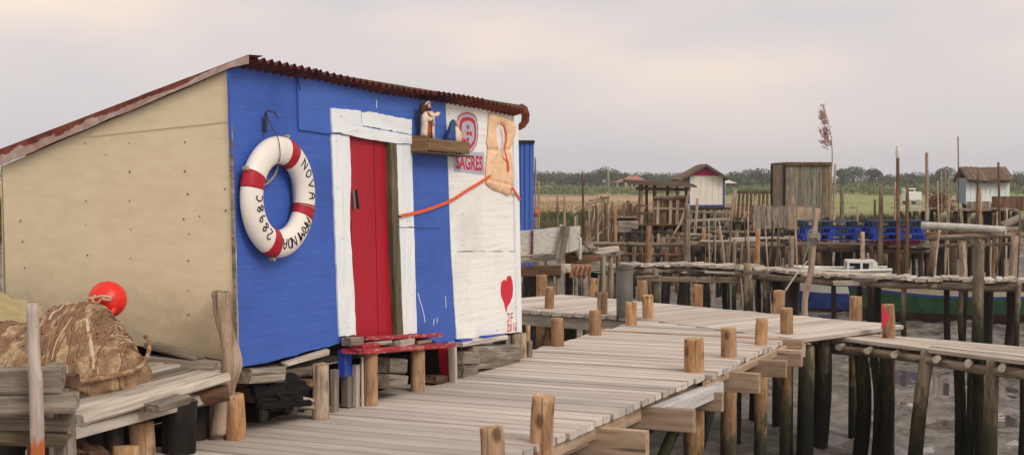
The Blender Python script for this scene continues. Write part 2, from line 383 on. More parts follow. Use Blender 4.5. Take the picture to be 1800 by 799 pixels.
M['reed'] = mat_leaf('dry_reed', (122, 104, 76), (156, 136, 102), (182, 162, 126))
M['weed'] = mat_leaf('green_weed', (58, 64, 38), (84, 90, 54), (112, 114, 74))
M['bark'] = plain('bark', (70, 58, 48), .9)
M['thatch'] = wood('thatch', (70, 56, 48), (112, 94, 80), (148, 128, 110), 20, 2, .2)
M['plume'] = plain('reed_plume', (152, 124, 114), .9, .2)
M['reedstem'] = plain('reed_stem', (150, 134, 104), .8, .15)

# ------------------------------------------------------------------ ground and water
MUD = -1.3
def ground_h(x, y):
    d = math.hypot(x, y * .95)
    shore = 58 + 7 * noise.noise(Vector((x * .05, 3.3, 0))) + (6 if x > 8 else 0)
    k = min(1, max(0, (y - shore + 10) / 16)); k = k * k * (3 - 2 * k)
    m = MUD + .07 * noise.noise(Vector((x * .8, y * .8, 1))) + .08 * noise.noise(Vector((x * .23, y * .20, 5))) + (.075 * noise.noise(Vector((x * 2.1, y * 1.7, 9))) + .05 * noise.noise(Vector((x * 4.6, y * 3.4, 3))) + .03 * noise.noise(Vector((x * 9, y * 7, 6))) if y < 60 else 0)
    g = -.62 + .12 * noise.noise(Vector((x * .05, y * .05, 2)))
    return m * (1 - k) + g * k
ys = []; y = 2.0
while y < 60: ys.append(y); y += .09 + .0065 * max(0, y - 10)
while y < 640: ys.append(y); y *= 1.06
ys += [700]
NX = 300; gv = []; gf = []
for y in ys:
    half = 4 + y * .55
    for i in range(NX + 1):
        x = (i / NX * 2 - 1) * half + 1.2
        gv.append((x, y, ground_h(x, y)))
for jn in range(len(ys) - 1):
    for i in range(NX): a = jn * (NX + 1) + i; gf.append((a, a + 1, a + NX + 2, a + NX + 1))
def mat_ground():
    t = NT('estuary_ground'); z, pos = t.posz(); sx = t.n('ShaderNodeSeparateXYZ'); t.l(pos, sx.inputs[0])
    n1 = t.noise(pos, 2.6, 8, .7); n2 = t.noise(pos, .5, 4, .6); n3 = t.noise(pos, 14, 5, .7)
    mud = t.ramp(n1, [(.36, lin((54, 50, 42))), (.48, lin((108, 102, 92))), (.64, lin((148, 142, 132)))])
    mud = t.mixc(t.step(n2, .5, .72, 0, .6), mud, lin((66, 60, 48)))
    mud = t.mixc(t.step(n3, .56, .68, 0, .55), mud, lin((48, 44, 36)))
    land = t.ramp(t.noise(pos, .35, 6, .7), [(.3, lin((130, 112, 78))), (.5, lin((172, 148, 108))), (.7, lin((190, 164, 124)))])
    ratio = t.math('DIVIDE', sx.outputs['X'], sx.outputs['Y'])
    wob = t.math('MULTIPLY', t.math('SUBTRACT', t.noise(pos, .06, 3), .5), .10)
    gr = t.ramp(t.noise(pos, .6, 5, .65), [(.3, lin((116, 128, 66))), (.7, lin((152, 158, 92)))])
    # the ploughed dry field lies west, the meadow east (metres in the place)
    east = t.step(t.math('ADD', sx.outputs['X'], t.math('MULTIPLY', wob, 60)), 15, 22)
    land = t.mixc(east, land, gr)
    bankn = t.noise(pos, 1.4, 5, .7)
    bank = t.ramp(bankn, [(.3, lin((62, 70, 38))), (.5, lin((100, 100, 58))), (.7, lin((146, 128, 86)))])
    kb = t.step(t.math('ADD', sx.outputs['Y'], t.math('MULTIPLY', t.math('SUBTRACT', n2, .5), 30)), 74, 92)
    land = t.mixc(kb, bank, land)
    c = t.mixc(t.step(z, -1.10, -.92), mud, land)
    t.col(c)
    wet = t.step(z, MUD - .05, MUD + .03, .25, .85); wet2 = t.math('MULTIPLY', wet, t.step(n1, .35, .65, .55, 1.1)); t.rough(wet2)
    t.b.inputs['Specular IOR Level'].default_value = .45
    t.bump(t.math('ADD', n1, t.math('MULTIPLY', n3, .7)), 1.0, .07); return t.m
ground = mk('ground', gv, gf, mat_ground(), smooth=True); tag(ground, kind='structure')
def mat_water():
    t = NT('tide_water'); z, pos = t.posz(); t.col(lin((88, 82, 76))); t.rough(.06)
    t.b.inputs['Specular IOR Level'].default_value = .6; t.bump(t.noise(pos, 5, 3), .08, .02); return t.m
wy = MUD - .052
water = mk('water', [(-60, 2, wy), (70, 2, wy), (70, 66, wy), (-60, 66, wy)], [(0, 1, 2, 3)], mat_water()); tag(water, kind='structure')

# ------------------------------------------------------------------ the main pier (runs along pv, planks run along nv)
RAT = .456; pv = Vector((RAT, 1, 0)).normalized(); nv = Vector((pv.y, -pv.x, 0)); UP = Vector((0, 0, 1))
PO = Vector((-1.63, 8.42, 0))
def pp(s, n, z=0.0): return PO + pv * s + nv * n + UP * z
def sn(P): q = Vector((P[0], P[1], 0)) - PO; return q.dot(pv), q.dot(nv)
pier = thing('timber_pier', 'pale plank walkway with brown log bollards running past the blue hut door', 'pier', pp(-1.6, .8, MUD))
PT = .045                                          # plank thickness, top at z = 0
B0 = (7.87, -.42); C0 = (6.52, 1.81)               # line where the cross walkway begins
s = -1.75; k = 0; plank_w = .152
while s < 7.75:
    w = plank_w * R.uniform(.93, 1.05)
    nl = -.17 + R.uniform(-.03, .03); nr = 1.72 + R.uniform(-.012, .012)
    if s < .98: nr = 1.70 + R.uniform(-.02, .02)
    if 3.7 < s < 4.6: nr += .05
    if s < .45: nl -= .12
    if .45 < s < .9: nl -= .06
    sm_ = s + w / 2
    if sm_ > C0[0] - .02:
        f_ = (sm_ - C0[0]) / (B0[0] - C0[0]); nr = C0[1] + (B0[1] - C0[1]) * f_ - .01
    if nr - nl > .12:
        zt = R.uniform(-.004, .003)
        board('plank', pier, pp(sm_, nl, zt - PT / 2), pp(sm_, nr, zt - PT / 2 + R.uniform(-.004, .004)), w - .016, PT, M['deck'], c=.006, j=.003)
    s += w; k += 1
def bollard(px, yb, w, htop, parent=pier, base=None, z0=0.0, bot=MUD - .25, ytop=None, mats=None, tilt=0.0):
    P = gz(px, yb, z0) if base is None else base
    d = P.y; r = w * d / F / 2; zt = zat(ytop, d) if ytop else z0 + htop
    off = Vector((tilt, 0, 0)); lean = Vector((R.uniform(-.016, .016), R.uniform(-.016, .016), 0))
    return log('post', parent, [Vector((P.x, P.y, bot)) - off, Vector((P.x, P.y, (bot + z0) / 2)) - off * .5, Vector((P.x, P.y, z0)), Vector((P.x, P.y, zt)) + lean],
               [r * 1.06, r * 1.03, r * R.uniform(.95, 1.0)], mats or (M['post'], M['post_end']), seg=16, n=4, j=.032, capj=.004)
for px, yt, yb, w in ((1220, 596, 651, 36), (1281, 577, 626, 28), (1338, 560, 604, 23), (1383, 542, 587, 22),
                      (980, 560, 607, 23), (1046, 546, 588, 22), (1109, 531, 571, 20), (1139, 519, 560, 19)):
    bollard(px, yb, w, 0, ytop=yt)
bollard(952, 776, 42, 0, ytop=697)
bollard(867, 812, 42, 0, ytop=752)
bollard(415, 771, 37, 0, ytop=694)
bollard(251, 809, 46, 0, ytop=744)
log('post', pier, [gz(222, 830, 0) - UP * .5, at(222, 783, 7.5)], [.07, .07], (M['post'], M['post_end']), seg=12)
# stringers under the planks and cross beams whose ends stick out past the edge
zs = -PT - .012
for n in (.05, .85, 1.60):
    board('stringer', pier, pp(-1.7, n, zs - .06), pp(6.4, n, zs - .06), .07, .12, M['beam'], c=.005)
board('edge_board', pier, pp(-1.7, 1.665, zs - .035), pp(2.1, 1.665, zs - .035), .035, .085, M['beam'], c=.004)
board('edge_board', pier, pp(3.75, 1.74, zs - .02), pp(6.4, 1.74, zs - .02), .03, .06, M['beam'], c=.004)
g0_ = onpl(1166, 727, PO + nv * 1.80, nv); g1_ = onpl(1272, 680, PO + nv * 1.80, nv)
board('grey_beam', pier, g0_ - nv * .05 - UP * .008, g1_ - nv * .05 - UP * .012, .10, .112, M['greybeam'], c=.006)
for bx_, by_, ne, bh in ((1138, 782, 2.02, .19), (1221, 739, 2.02, .165), (1270, 706, 1.86, .15), (1335, 673, 2.0, .165), (1382, 648, 2.0, .15), (1409, 629, 1.98, .15), (1412, 604, 1.9, .09)):
    e_ = onpl(bx_, by_, PO + nv * ne, nv); s_, zc = sn(e_)[0], e_.z
    board('cross_beam', pier, pp(s_, -.25, zc), pp(s_, ne, zc), .075, bh, M['beam'], c=.006)
for (a, b, r) in ((((1.65), 1.95, -.42), (1.2, 1.1, -1.3), .075), ((2.6, 1.5, -.3), (4.0, 1.2, -1.35), .05), ((4.2, 1.45, -.3), (3.0, 1.3, -1.3), .05), ((5.6, 1.3, -.35), (4.5, 1.3, -1.35), .05)):
    log('brace', pier, [pp(*a), pp(*b)], [r, r * .95], (M['pile'], M['post_end']), seg=10)
for s_, n in ((1.9, 1.62), (2.3, .2), (3.1, 0.0), (4.3, .1), (5.6, .3), (2.9, .9), (4.6, .9)):
    b = pp(s_, n); log('pile', pier, [Vector((b.x, b.y, MUD - .25)), Vector((b.x + .02, b.y, -.12))], [.085, .075], (M['pile'], M['post_end']), seg=10, n=5)
# a dark knot patch and a scrap of white on the planks
# ------------------------------------------------------------------ cross walkway at the pier's end
qv = Vector((.70, -.714, 0)).normalized()
A = Vector((-.9, 17.35, 0)); Bp = pp(B0[0], B0[1]); Cp = pp(C0[0], C0[1])
cross = thing('cross_walkway', 'pale plank landing crossing the end of the pier, ringed by short log posts', 'pier', Vector((1.8, 16, MUD)))
FE0 = Vector((-1.2, 20.95, 0)); FE1 = Vector((4.0, 14.98, 0)); dirp = Vector((.73, .683, 0)).normalized()
def near_pt(t):      # along A - B - C
    segs = [(A, Bp), (Bp, Cp)]; L = [(b - a).length for a, b in segs]; x = t * sum(L)
    if x <= L[0]: return A.lerp(Bp, x / L[0])
    return Bp.lerp(Cp, (x - L[0]) / L[1])
tot = (Bp - A).length + (Cp - Bp).length; t = .0; fe = (FE1 - FE0)
while t < 1.0 - .01:
    P = near_pt(t + .5 * .15 / tot)
    den = dirp.x * fe.y - dirp.y * fe.x; q = FE0 - P; L = (q.x * fe.y - q.y * fe.x) / den
    L = min(max(L, .6), 3.2) + R.uniform(-.02, .02)
    z0 = R.uniform(-.003, .004) + .006
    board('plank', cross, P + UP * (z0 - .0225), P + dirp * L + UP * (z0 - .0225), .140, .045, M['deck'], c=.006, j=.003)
    t += .152 / tot
for a, b in ((A + dirp * .1, Bp + dirp * .1), (Bp + dirp * .12, Cp + dirp * .12), (A + dirp * 1.2, Cp + dirp * 1.2)):
    board('stringer', cross, a + UP * -.115, b + UP * -.115, .07, .13, M['pale'], c=.005)
for px, yt, yb, w in ((952, 483, 515, 19), (965.5, 505, 543, 16.5), (1043, 489, 522, 17), (1059, 514, 552, 18.5), (1130, 493, 528, 18), (1226, 500, 538, 18),
                      (1369, 511, 551, 21), (1504, 521, 563, 22), (1562, 535, 584, 23)):
    bollard(px, yb, w, 0, parent=cross, ytop=yt)
for tt, o in ((.12, .3), (.3, 1.5), (.45, .2), (.62, 1.7), (.75, .5), (.86, 1.3), (.97, .35), (.55, .9), (.22, .9)):
    b = near_pt(tt) + dirp * o; log('pile', cross, [Vector((b.x, b.y, MUD - .25)), Vector((b.x + .02, b.y, -.1))], [.09, .08], (M['pile'], M['post_end']), seg=10, n=5)
rag = gz(1553, 573, .02)
cl = [(0, .30, 0), (.02, .27, .012), (.055, .20, .03), (.12, .145, .02), (.075, .10, .035), (.055, .055, .02), (.03, .02, .02), (-.01, .0, 0), (.0, .05, .02), (.005, .12, .02), (0, .2, .015)]
rp = gz(1562, 584, 0); Mx = frame(Vector((rp.x - .085, rp.y - .075, 0.05)), (1, 0, 0), (0, -1, .0))
sc_ = rp.y / 14.2
rag = prism('red_rag', None, Mx, [(x * .62 * sc_, y * .80 * sc_) for x, y, _ in cl], -.02, .006, M['redpaint'])
tag(rag, 'small red rag wrapped on the end post of the landing', 'rag')
# grey pipe standing on the landing
b = gz(1098, 555, 0.01); r = 14.5 * b.y / F; h = zat(470, b.y)
v = []; f = []; sg = 20
for (rr, z) in ((r, 0), (r, h), (r * .88, h), (r * .88, h - .35)):
    for i in range(sg): v.append((rr * math.cos(2 * math.pi * i / sg), rr * math.sin(2 * math.pi * i / sg), z))
for q in range(3):
    for i in range(sg): f.append((q * sg + i, q * sg + (i + 1) % sg, (q + 1) * sg + (i + 1) % sg, (q + 1) * sg + i))
f.append(tuple(range(3 * sg, 4 * sg)))
pipe = thing('drain_pipe', 'dark grey upright pipe standing on the landing among log posts', 'pipe', b)
mk('tube', v, f, M['pipe'], pipe, Matrix.Translation(b), sm=[True] * sg + [False] * sg + [True] * sg + [False])
v, f = [], []
for (rr, z) in ((r * 1.06, h - .03), (r * 1.06, h + .004), (r * .99, h + .006)):
    for i in range(sg): v.append((rr * math.cos(2 * math.pi * i / sg), rr * math.sin(2 * math.pi * i / sg), z))
for q in range(2):
    for i in range(sg): f.append((q * sg + i, q * sg + (i + 1) % sg, (q + 1) * sg + (i + 1) % sg, (q + 1) * sg + i))
mk('rim', v, f, M['pipe'], pipe, Matrix.Translation(b))

# ------------------------------------------------------------------ the blue hut
HC = Vector((xat(410, 8.44), 8.44, 0))                       # front left corner
FWM = Matrix((pv, UP, nv)).transposed().to_4x4(); FWM.translation = HC
SWM = Matrix((nv, UP, -pv)).transposed().to_4x4(); SWM.translation = HC
FWI = FWM.inverted(); SWI = SWM.inverted()
def fw(px, py, off=0.0):
    q = FWI @ onpl(px, py, HC + nv * off, nv); return (q.x, q.y)
def sw(px, py, off=0.0):
    q = SWI @ onpl(px, py, HC - pv * off, pv); return (q.x, q.y)
def fpoly(pts, off=0.0): return [fw(x, y, off) for x, y in pts]
FUM = FWM @ Matrix(((0, -1, 0, 0), (1, 0, 0, 0), (0, 0, 1, 0), (0, 0, 0, 1)))     # same wall, grain running upright
def fup(pts, off=0.0): return [(y, -x) for x, y in fpoly(pts, off)]
hut = thing('fishing_hut', 'blue and white wooden fishing hut with red door and rusty roof', 'hut', HC + pv * 2 - nv * .8)
fl = prism('blue_wall_panel', hut, FWM, rough(fpoly([(403, 123), (436, 108), (530, 126), (590, 138), (600, 602), (578, 609), (546, 615), (520, 624), (497, 629), (468, 637), (450, 640), (419, 646)]), .07, .003), -.018, .0, M['blue'])
prism('blue_upper_panel', hut, FWM, rough(fpoly([(523, 127), (640, 146), (740, 158), (783, 168), (786, 262), (722, 256), (640, 240), (585, 236), (526, 228)], .014), .1, .002), .002, .014, M['blue2'])
prism('blue_stripe_panel', hut, FWM, rough(fpoly([(722, 238), (786, 245), (795, 400), (801, 599), (770, 602), (732, 590)], .003), .08, .003), -.015, .003, M['blue'])
prism('white_upper_panel', hut, FWM, rough(fpoly([(781, 168), (850, 178), (906, 188), (911, 320), (914, 441), (793, 441), (788, 300)], .006), .08, .003), -.012, .006, M['white'])
prism('white_lower_panel', hut, FWM, rough(fpoly([(793, 442), (914, 442), (916, 584), (890, 585), (850, 591), (803, 598)], .008), .07, .003), -.012, .008, M['white'])
prism('corner_trim', hut, FUM, fup([(902, 188), (910, 190), (917, 583), (909, 583)], .02), .009, .022, M['white_v'])
prism('white_lintel', hut, FWM, rough(fpoly([(582, 190), (612, 192), (635, 195), (638, 235), (585, 233)], .028), .04, .003), .015, .027, M['white_v'])
prism('white_lintel', hut, FWM, rough(fpoly([(636, 197), (655, 197), (680, 203), (724, 210), (724, 236), (637, 220)], .024), .03, .004), .015, .024, M['white_v'])
prism('white_lintel', hut, FWM, rough(fpoly([(600, 234), (637, 222), (724, 238), (724, 253), (690, 251), (640, 243)], .028), .05, .002), .015, .029, M['white_v'])
prism('white_door_frame', hut, FUM, rough(fup([(583, 234), (614, 239), (617, 300), (615, 400), (622, 500), (626, 588), (597, 591), (590, 420)], .012), .05, .004), .001, .013, M['white_v'])
prism('white_door_frame', hut, FUM, rough(fup([(697, 253), (724, 254), (727, 380), (728, 398), (701, 400)], .016), .05, .003), .0, .016, M['white_v'])
prism('white_door_frame', hut, FUM, rough(fup([(701, 401), (728, 399), (733, 585), (709, 587)], .018), .05, .003), .0, .018, M['white_v'])
prism('door_post', hut, FUM, rough(fup([(686, 250), (697, 252), (702, 400), (709, 588), (698, 588), (691, 420)], .03), .06, .004), -.02, .03, M['jamb'])
door = prism('door', hut, FUM, fup([(608, 236), (690, 248), (700, 592), (620, 594)], -.012), -.045, -.030, M['red'])
tops = [611, 632.5, 656, 690]; bots = [624, 638, 665, 700]
for i in range(3):
    g = .35
    prism('door_plank', door, FUM, fup([(tops[i] + g, 238 + i * 3), (tops[i + 1] - g, 241 + i * 3), (bots[i + 1] - g, 590), (bots[i] + g, 591)], -.014), -.030, -.012 - .002 * (i % 2), M['red'])
ha = FWM @ Vector((*fw(624, 334, .02), .012)); hb = FWM @ Vector((*fw(627, 367, .02), .012))
board('handle', door, ha, hb, .028, .014, M['metal'], up=nv)
board('handle_grip', door, ha + pv * .004 + nv * .016, hb + pv * .004 + nv * .016, .012, .018, M['dot_dark'], up=nv)
# side, back and far walls
sp_ = [sw(*q) for q in ((4, 291), (120, 242), (250, 188), (403, 122), (408, 300), (417, 629), (390, 632), (200, 600), (12, 560))]
side = prism('plywood_wall', hut, SWM, rough(sp_, .12, .002), -.02, .0, M['ply'])
prism('plywood_strip', hut, SWM, rough([sw(*q, .004) for q in ((160, 240), (402, 214), (402, 127), (250, 191), (165, 227))], .2, .002), .0015, .006, M['ply'])
prism('corner_post', hut, SWM, [sw(400, 122, .008), sw(405, 122, .008), sw(419, 640, .008), sw(413, 640, .008)], .001, .012, M['grey'])
nails = [(150, 252), (187, 272), (228, 252), (326, 250), (229, 302), (326, 301), (152, 353), (229, 353), (331, 341), (37, 388), (41, 424), (152, 396), (231, 403), (324, 385), (333, 411), (155, 448), (231, 454), (332, 458), (45, 470), (331, 510), (331, 553), (334, 552), (352, 380), (396, 332), (398, 370), (180, 505)]
v = []; f = []
for x, y in nails:
    u, w_ = sw(x, y); q = len(v); r_ = R.uniform(.004, .007)
    for i in range(6): v.append((u + r_ * math.cos(i * math.pi / 3), w_ + r_ * math.sin(i * math.pi / 3), .0075))
    f.append(tuple(range(q, q + 6)))
nl = mk('nail_heads', v, f, M['dot_dark'], hut, SWM); tag(nl, kind='stuff')
v = []; f = []
for (x, y, o_) in [(455, 150, .001), (480, 172, .001), (560, 158, .015), (640, 165, .015), (700, 178, .015), (755, 185, .015), (600, 205, .028), (628, 228, .030), (690, 228, .025), (715, 244, .030), (590, 250, .014), (594, 330, .014), (600, 420, .014), (606, 520, .014), (612, 575, .014), (713, 270, .017), (715, 340, .017), (719, 420, .019), (724, 520, .019), (792, 190, .007), (830, 188, .007), (885, 194, .007), (797, 330, .007), (840, 380, .007), (835, 420, .007), (870, 432, .007), (800, 452, .009), (860, 455, .009), (808, 520, .009), (848, 560, .009), (870, 505, .009), (440, 480, .001), (470, 560, .001), (560, 540, .001), (430, 610, .001), (575, 440, .001), (540, 590, .001), (740, 300, .004), (770, 320, .004), (748, 430, .004), (786, 470, .004), (760, 590, .004)]:
    u, w_ = fw(x + R.uniform(-2, 2), y + R.uniform(-2, 2), o_); q = len(v); r_ = R.uniform(.003, .0055)
    for i in range(6): v.append((u + r_ * math.cos(i * math.pi / 3), w_ + r_ * math.sin(i * math.pi / 3), o_ + .0012))
    f.append(tuple(range(q, q + 6)))
tag(mk('nail_heads', v, f, M['rust'], hut, FWM), kind='stuff')
LEN = fw(915, 440)[0]; DEP = -sw(6, 300)[0]
zc0, zc1 = fw(436, 108)[1], fw(908, 188)[1]; zb0 = sw(4, 291)[1]; zb1 = zb0 - .1
def hp(u, n, z): return HC + pv * u + nv * n + UP * z
mk('back_wall', [hp(0, -DEP, .2), hp(LEN, -DEP, .15), hp(LEN, -DEP, zb1), hp(0, -DEP, zb0), hp(0, -DEP - .02, .2), hp(LEN, -DEP - .02, .15), hp(LEN, -DEP - .02, zb1), hp(0, -DEP - .02, zb0)],
   [(0, 1, 2, 3), (7, 6, 5, 4), (0, 4, 5, 1), (3, 2, 6, 7)], M['ply'], hut)
mk('far_wall', [hp(LEN, -.02, .22), hp(LEN, -DEP, .15), hp(LEN, -DEP, zb1), hp(LEN, -.02, zc1), hp(LEN - .02, -.02, .22), hp(LEN - .02, -DEP, .15), hp(LEN - .02, -DEP, zb1), hp(LEN - .02, -.02, zc1)],
   [(0, 1, 2, 3), (7, 6, 5, 4), (0, 3, 7, 4), (1, 5, 6, 2)], M['white'], hut)
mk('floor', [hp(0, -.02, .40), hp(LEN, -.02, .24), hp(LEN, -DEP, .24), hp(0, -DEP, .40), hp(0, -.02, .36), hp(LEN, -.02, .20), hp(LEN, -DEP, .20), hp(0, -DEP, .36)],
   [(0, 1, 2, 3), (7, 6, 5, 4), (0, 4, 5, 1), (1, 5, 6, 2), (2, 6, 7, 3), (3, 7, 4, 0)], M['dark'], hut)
# corrugated roof: ridges run from the high front edge down to the back
OV = .13
e0 = FWI @ onpl(436, 97, HC + nv * OV, nv); e1 = FWI @ onpl(924, 188, HC + nv * OV, nv)
b0 = SWI @ onpl(-2, 263, HC - pv * .05, pv); zroof_b = b0.y; nb = b0.x - .05
roof_sheets = 5; pitch = .0825
def roof_pt(u, t, h):      # t 0 front .. 1 back
    zf = e0.y + (e1.y - e0.y) * (u - e0.x) / (e1.x - e0.x) - .022 + .010 * math.sin(u * 2.3 + 1)
    zb = zroof_b + (e1.y - e0.y) * (u - e0.x) / (e1.x - e0.x) - .022
    return Vector((u, (zf + (zb - zf) * t) + h, OV + (nb - OV) * t))
span = (e1.x - e0.x)
for i in range(roof_sheets):
    u0 = e0.x + span * i / roof_sheets - (.05 if i else 0); u1 = e0.x + span * (i + 1) / roof_sheets
    n = int((u1 - u0) / pitch * 8); v = []; f = []; dx = R.uniform(-.02, .02)
    for a in range(n + 1):
        u = u0 + (u1 - u0) * a / n; ph = (u - e0.x) / pitch * 2 * math.pi
        h = .0165 * math.cos(ph) + (.003 if i % 2 else 0)
        for t_ in (0, .33, .66, 1):
            p = roof_pt(u, t_, h); 
            if t_ == 0: p.z += dx
            v.append(p)
        for t_ in (0, .33, .66, 1):
            p = roof_pt(u, t_, h - .003)
            if t_ == 0: p.z += dx
            v.append(p)
    for a in range(n):
        for q in range(3):
            f.append((a * 8 + q, a * 8 + q + 1, a * 8 + 9 + q, a * 8 + 8 + q)[::-1]); f.append((a * 8 + 4 + q, a * 8 + 5 + q, a * 8 + 13 + q, a * 8 + 12 + q))
        f.append((a * 8, a * 8 + 8, a * 8 + 12, a * 8 + 4))
    mk('roof_sheet', v, f, M['rust'], hut, FWM, smooth=True)
# flashing along the sloping side: an L of rusty painted tin
def sfl(pts, off): return [sw(x, y, off) for x, y in pts]
a0 = sw(-6, 293, .05); a1 = sw(404, 119, .05); c0 = sw(-6, 265, .05); c1 = sw(436, 96, .05); a2 = sw(436, 112, .05)
ang = math.atan2(a1[1] - a0[1], a1[0] - a0[0])
FLM = SWM @ Matrix.Translation((a0[0], a0[1], 0)) @ Matrix.Rotation(ang, 4, 'Z')
FLI = (Matrix.Translation((a0[0], a0[1], 0)) @ Matrix.Rotation(ang, 4, 'Z')).inverted()
pl = [FLI @ Vector((x, y, 0)) for x, y in (a0, a1, a2, c1, c0)]
prism('roof_flashing', hut, FLM, rough([(q.x, q.y) for q in pl], .15, .004), .042, .048, M['flash'])
pt = [FLI @ Vector((x, y, 0)) for x, y in (c0, c1)]
mk('flashing_cap', [(pt[0].x, pt[0].y, .048), (pt[1].x, pt[1].y, .048), (pt[1].x, pt[1].y + .006, -.10), (pt[0].x, pt[0].y + .006, -.10), (pt[0].x, pt[0].y - .004, .048), (pt[1].x, pt[1].y - .004, .048), (pt[1].x, pt[1].y + .002, -.10), (pt[0].x, pt[0].y + .002, -.10)],
   [(0, 1, 2, 3), (7, 6, 5, 4), (0, 4, 5, 1), (2, 6, 7, 3)], M['rust'], hut, FLM)
# eave batten under the roof
board('eave_batten', hut, hp(0.05, .02, fw(440, 108)[1] - .012), hp(LEN, .02, fw(908, 186)[1] - .012), .04, .03, M['brown'])
# torn curl of roof sheet hanging at the far end
curl = [(906, 186), (918, 182), (927, 188), (931, 200), (930, 214), (923, 224), (914, 229), (909, 227)]
curl_in = [(906, 200), (911, 196), (915, 198), (917, 205), (916, 213), (914, 216), (912, 217), (909, 220)]
K = Matrix.Translation(nv * 0); v = []; f = []
nn = len(curl)
for i in range(nn):
    for q, (x, y) in enumerate((curl[i], curl_in[i])):
        P = onpl(x, y, HC + pv * (LEN + .05 + (.02 if q else .05 * math.sin(i))), Vector((.3, 1, 0)).normalized()); v.append(P); 
v2 = [p + Vector((0, .004, 0)) for p in v]; m_ = len(v)
for i in range(nn - 1): f.append((2 * i, 2 * i + 2, 2 * i + 3, 2 * i + 1)); f.append((m_ + 2 * i + 1, m_ + 2 * i + 3, m_ + 2 * i + 2, m_ + 2 * i))
for i in range(nn - 1): f.append((2 * i, m_ + 2 * i, m_ + 2 * i + 2, 2 * i + 2)); f.append((2 * i + 1, 2 * i + 3, m_ + 2 * i + 3, m_ + 2 * i + 1))
mk('torn_roof_end', v + v2, f, M['rust'], hut)

# painted marks: heart, initials and year, paint drips
hrt = [(889, 546), (886, 532), (881, 520), (880, 508), (881, 497), (884, 492), (888, 491), (890, 494), (891, 487), (894, 484), (898, 485), (901, 494), (902, 508), (901, 520), (897, 531), (892, 538), (890, 548)]
prism('heart_mark', hut, FWM, fpoly(hrt, .009), .0085, .0095, M['redpaint'])
def strokes(name, parent, lst, off, w, mat, conv):
    v = []; f = []
    for pl_ in lst:
        P = [Vector((*conv(x, y), 0)) for x, y in pl_]
        for a, b in zip(P, P[1:]):
            d = (b - a)
            if d.length < 1e-6: continue
            d.normalize(); n_ = Vector((-d.y, d.x, 0)) * w / 2; a2_ = a - d * w * .3; b2_ = b + d * w * .3; q = len(v)
            z = off + len(v) * 1e-6
            v += [(a2_ - n_) + Vector((0, 0, z)), (b2_ - n_) + Vector((0, 0, z)), (b2_ + n_) + Vector((0, 0, z)), (a2_ + n_) + Vector((0, 0, z))]
            f.append((q, q + 1, q + 2, q + 3))
    return mk(name, v, f, mat, parent, FWM)
def wc(x, y): return fw(x, y, .009)
J = [[(891.5, 551), (895.5, 551)], [(894.5, 551), (894.5, 561), (893, 565), (891.5, 564)]]
Fl = [[(898, 566), (898, 551), (901.5, 550)], [(898, 558), (901, 557)]]
yr = [[(891.5, 571), (893, 569.5), (894.5, 571.5), (893, 577), (892, 582), (895, 581)], [(896.5, 570), (898.5, 570), (899, 576), (898, 580.5), (896.5, 580), (896.3, 572)],
      [(903, 568), (903, 580)], [(906, 567), (908, 567), (908.5, 571), (906, 574), (908.8, 578), (908, 580), (906, 580), (905.7, 576), (908.5, 571)]]
strokes('initials_mark', hut, J + Fl + yr, .0095, .012, M['redpaint'], wc)
drips = [[(735, 515), (738, 528), (742, 540), (745, 552), (747, 565)], [(763, 560), (762, 571)], [(769, 558), (768, 567)], [(783, 520), (784, 540)], [(662, 176), (662, 189)], [(690, 395), (692, 405)]]
strokes('paint_drip', hut, drips[:4], .0045, .008, M['white_v'], lambda x, y: fw(x, y, .004))
strokes('paint_drip', hut, drips[4:5], .0155, .008, M['white_v'], lambda x, y: fw(x, y, .015))
strokes('panel_crack', hut, [[(700, 399), (733, 400), (774, 401)]], .0195, .004, M['dot_dark'], lambda x, y: fw(x, y, .019))
strokes('panel_crack', hut, [[(523, 135), (526, 150), (527, 158)], [(740, 163), (741, 172), (738, 178)]], .0155, .012, M['dot_dark'], lambda x, y: fw(x, y, .015))

# posts, packing timbers and steps under the hut
def fpt(px, py, off): return onpl(px, py, HC + nv * off, nv)
def upost(px, yt, yb, w, off, mats, nm='stilt', seg=12, sq=False, dx=0, foot=True):
    a = fpt(px + dx, yb, off); b = fpt(px, yt, off); r = w * a.y / F / 2; a.z = min(a.z, .0) if foot else a.z
    if sq: return board(nm, hut, a - UP * .0, b, 2 * r, 2 * r * .8, mats, up=nv, c=.008, j=.008)
    return log(nm, hut, [a - UP * .03, b], [r * 1.02, r], mats, seg=seg, n=5, j=.05, capj=.008)
upost(563, 639, 732, 30, .10, (M['drift'], M['post_end']))
upost(651, 620, 703, 27, .12, (M['post'], M['post_end']))
upost(734, 612, 676, 26, .10, (M['post'], M['post_end']))
upost(911, 585, 648, 29, .0, (M['drift'], M['grey']))
upost(931, 598, 628, 10, .06, (M['grey'], M['grey']))
upost(928, 572, 600, 8, -.05, (M['post'], M['post_end']))
upost(462, 645, 725, 20, -.25, (M['grey'], M['grey'])); upost(510, 628, 720, 24, -.2, (M['grey'], M['grey']))
upost(588, 650, 708, 15, .05, M['grey'], 'packing_block', sq=True)
upost(606, 614, 660, 22, .01, M['dot_blue'], 'packing_block', sq=True, foot=False); upost(612, 660, 706, 22, .02, M['grey'], 'packing_block', sq=True)
upost(626, 640, 706, 14, .06, M['pale'], 'packing_block', sq=True)
upost(637, 626, 700, 6, .10, M['pale'], 'packing_block', sq=True)
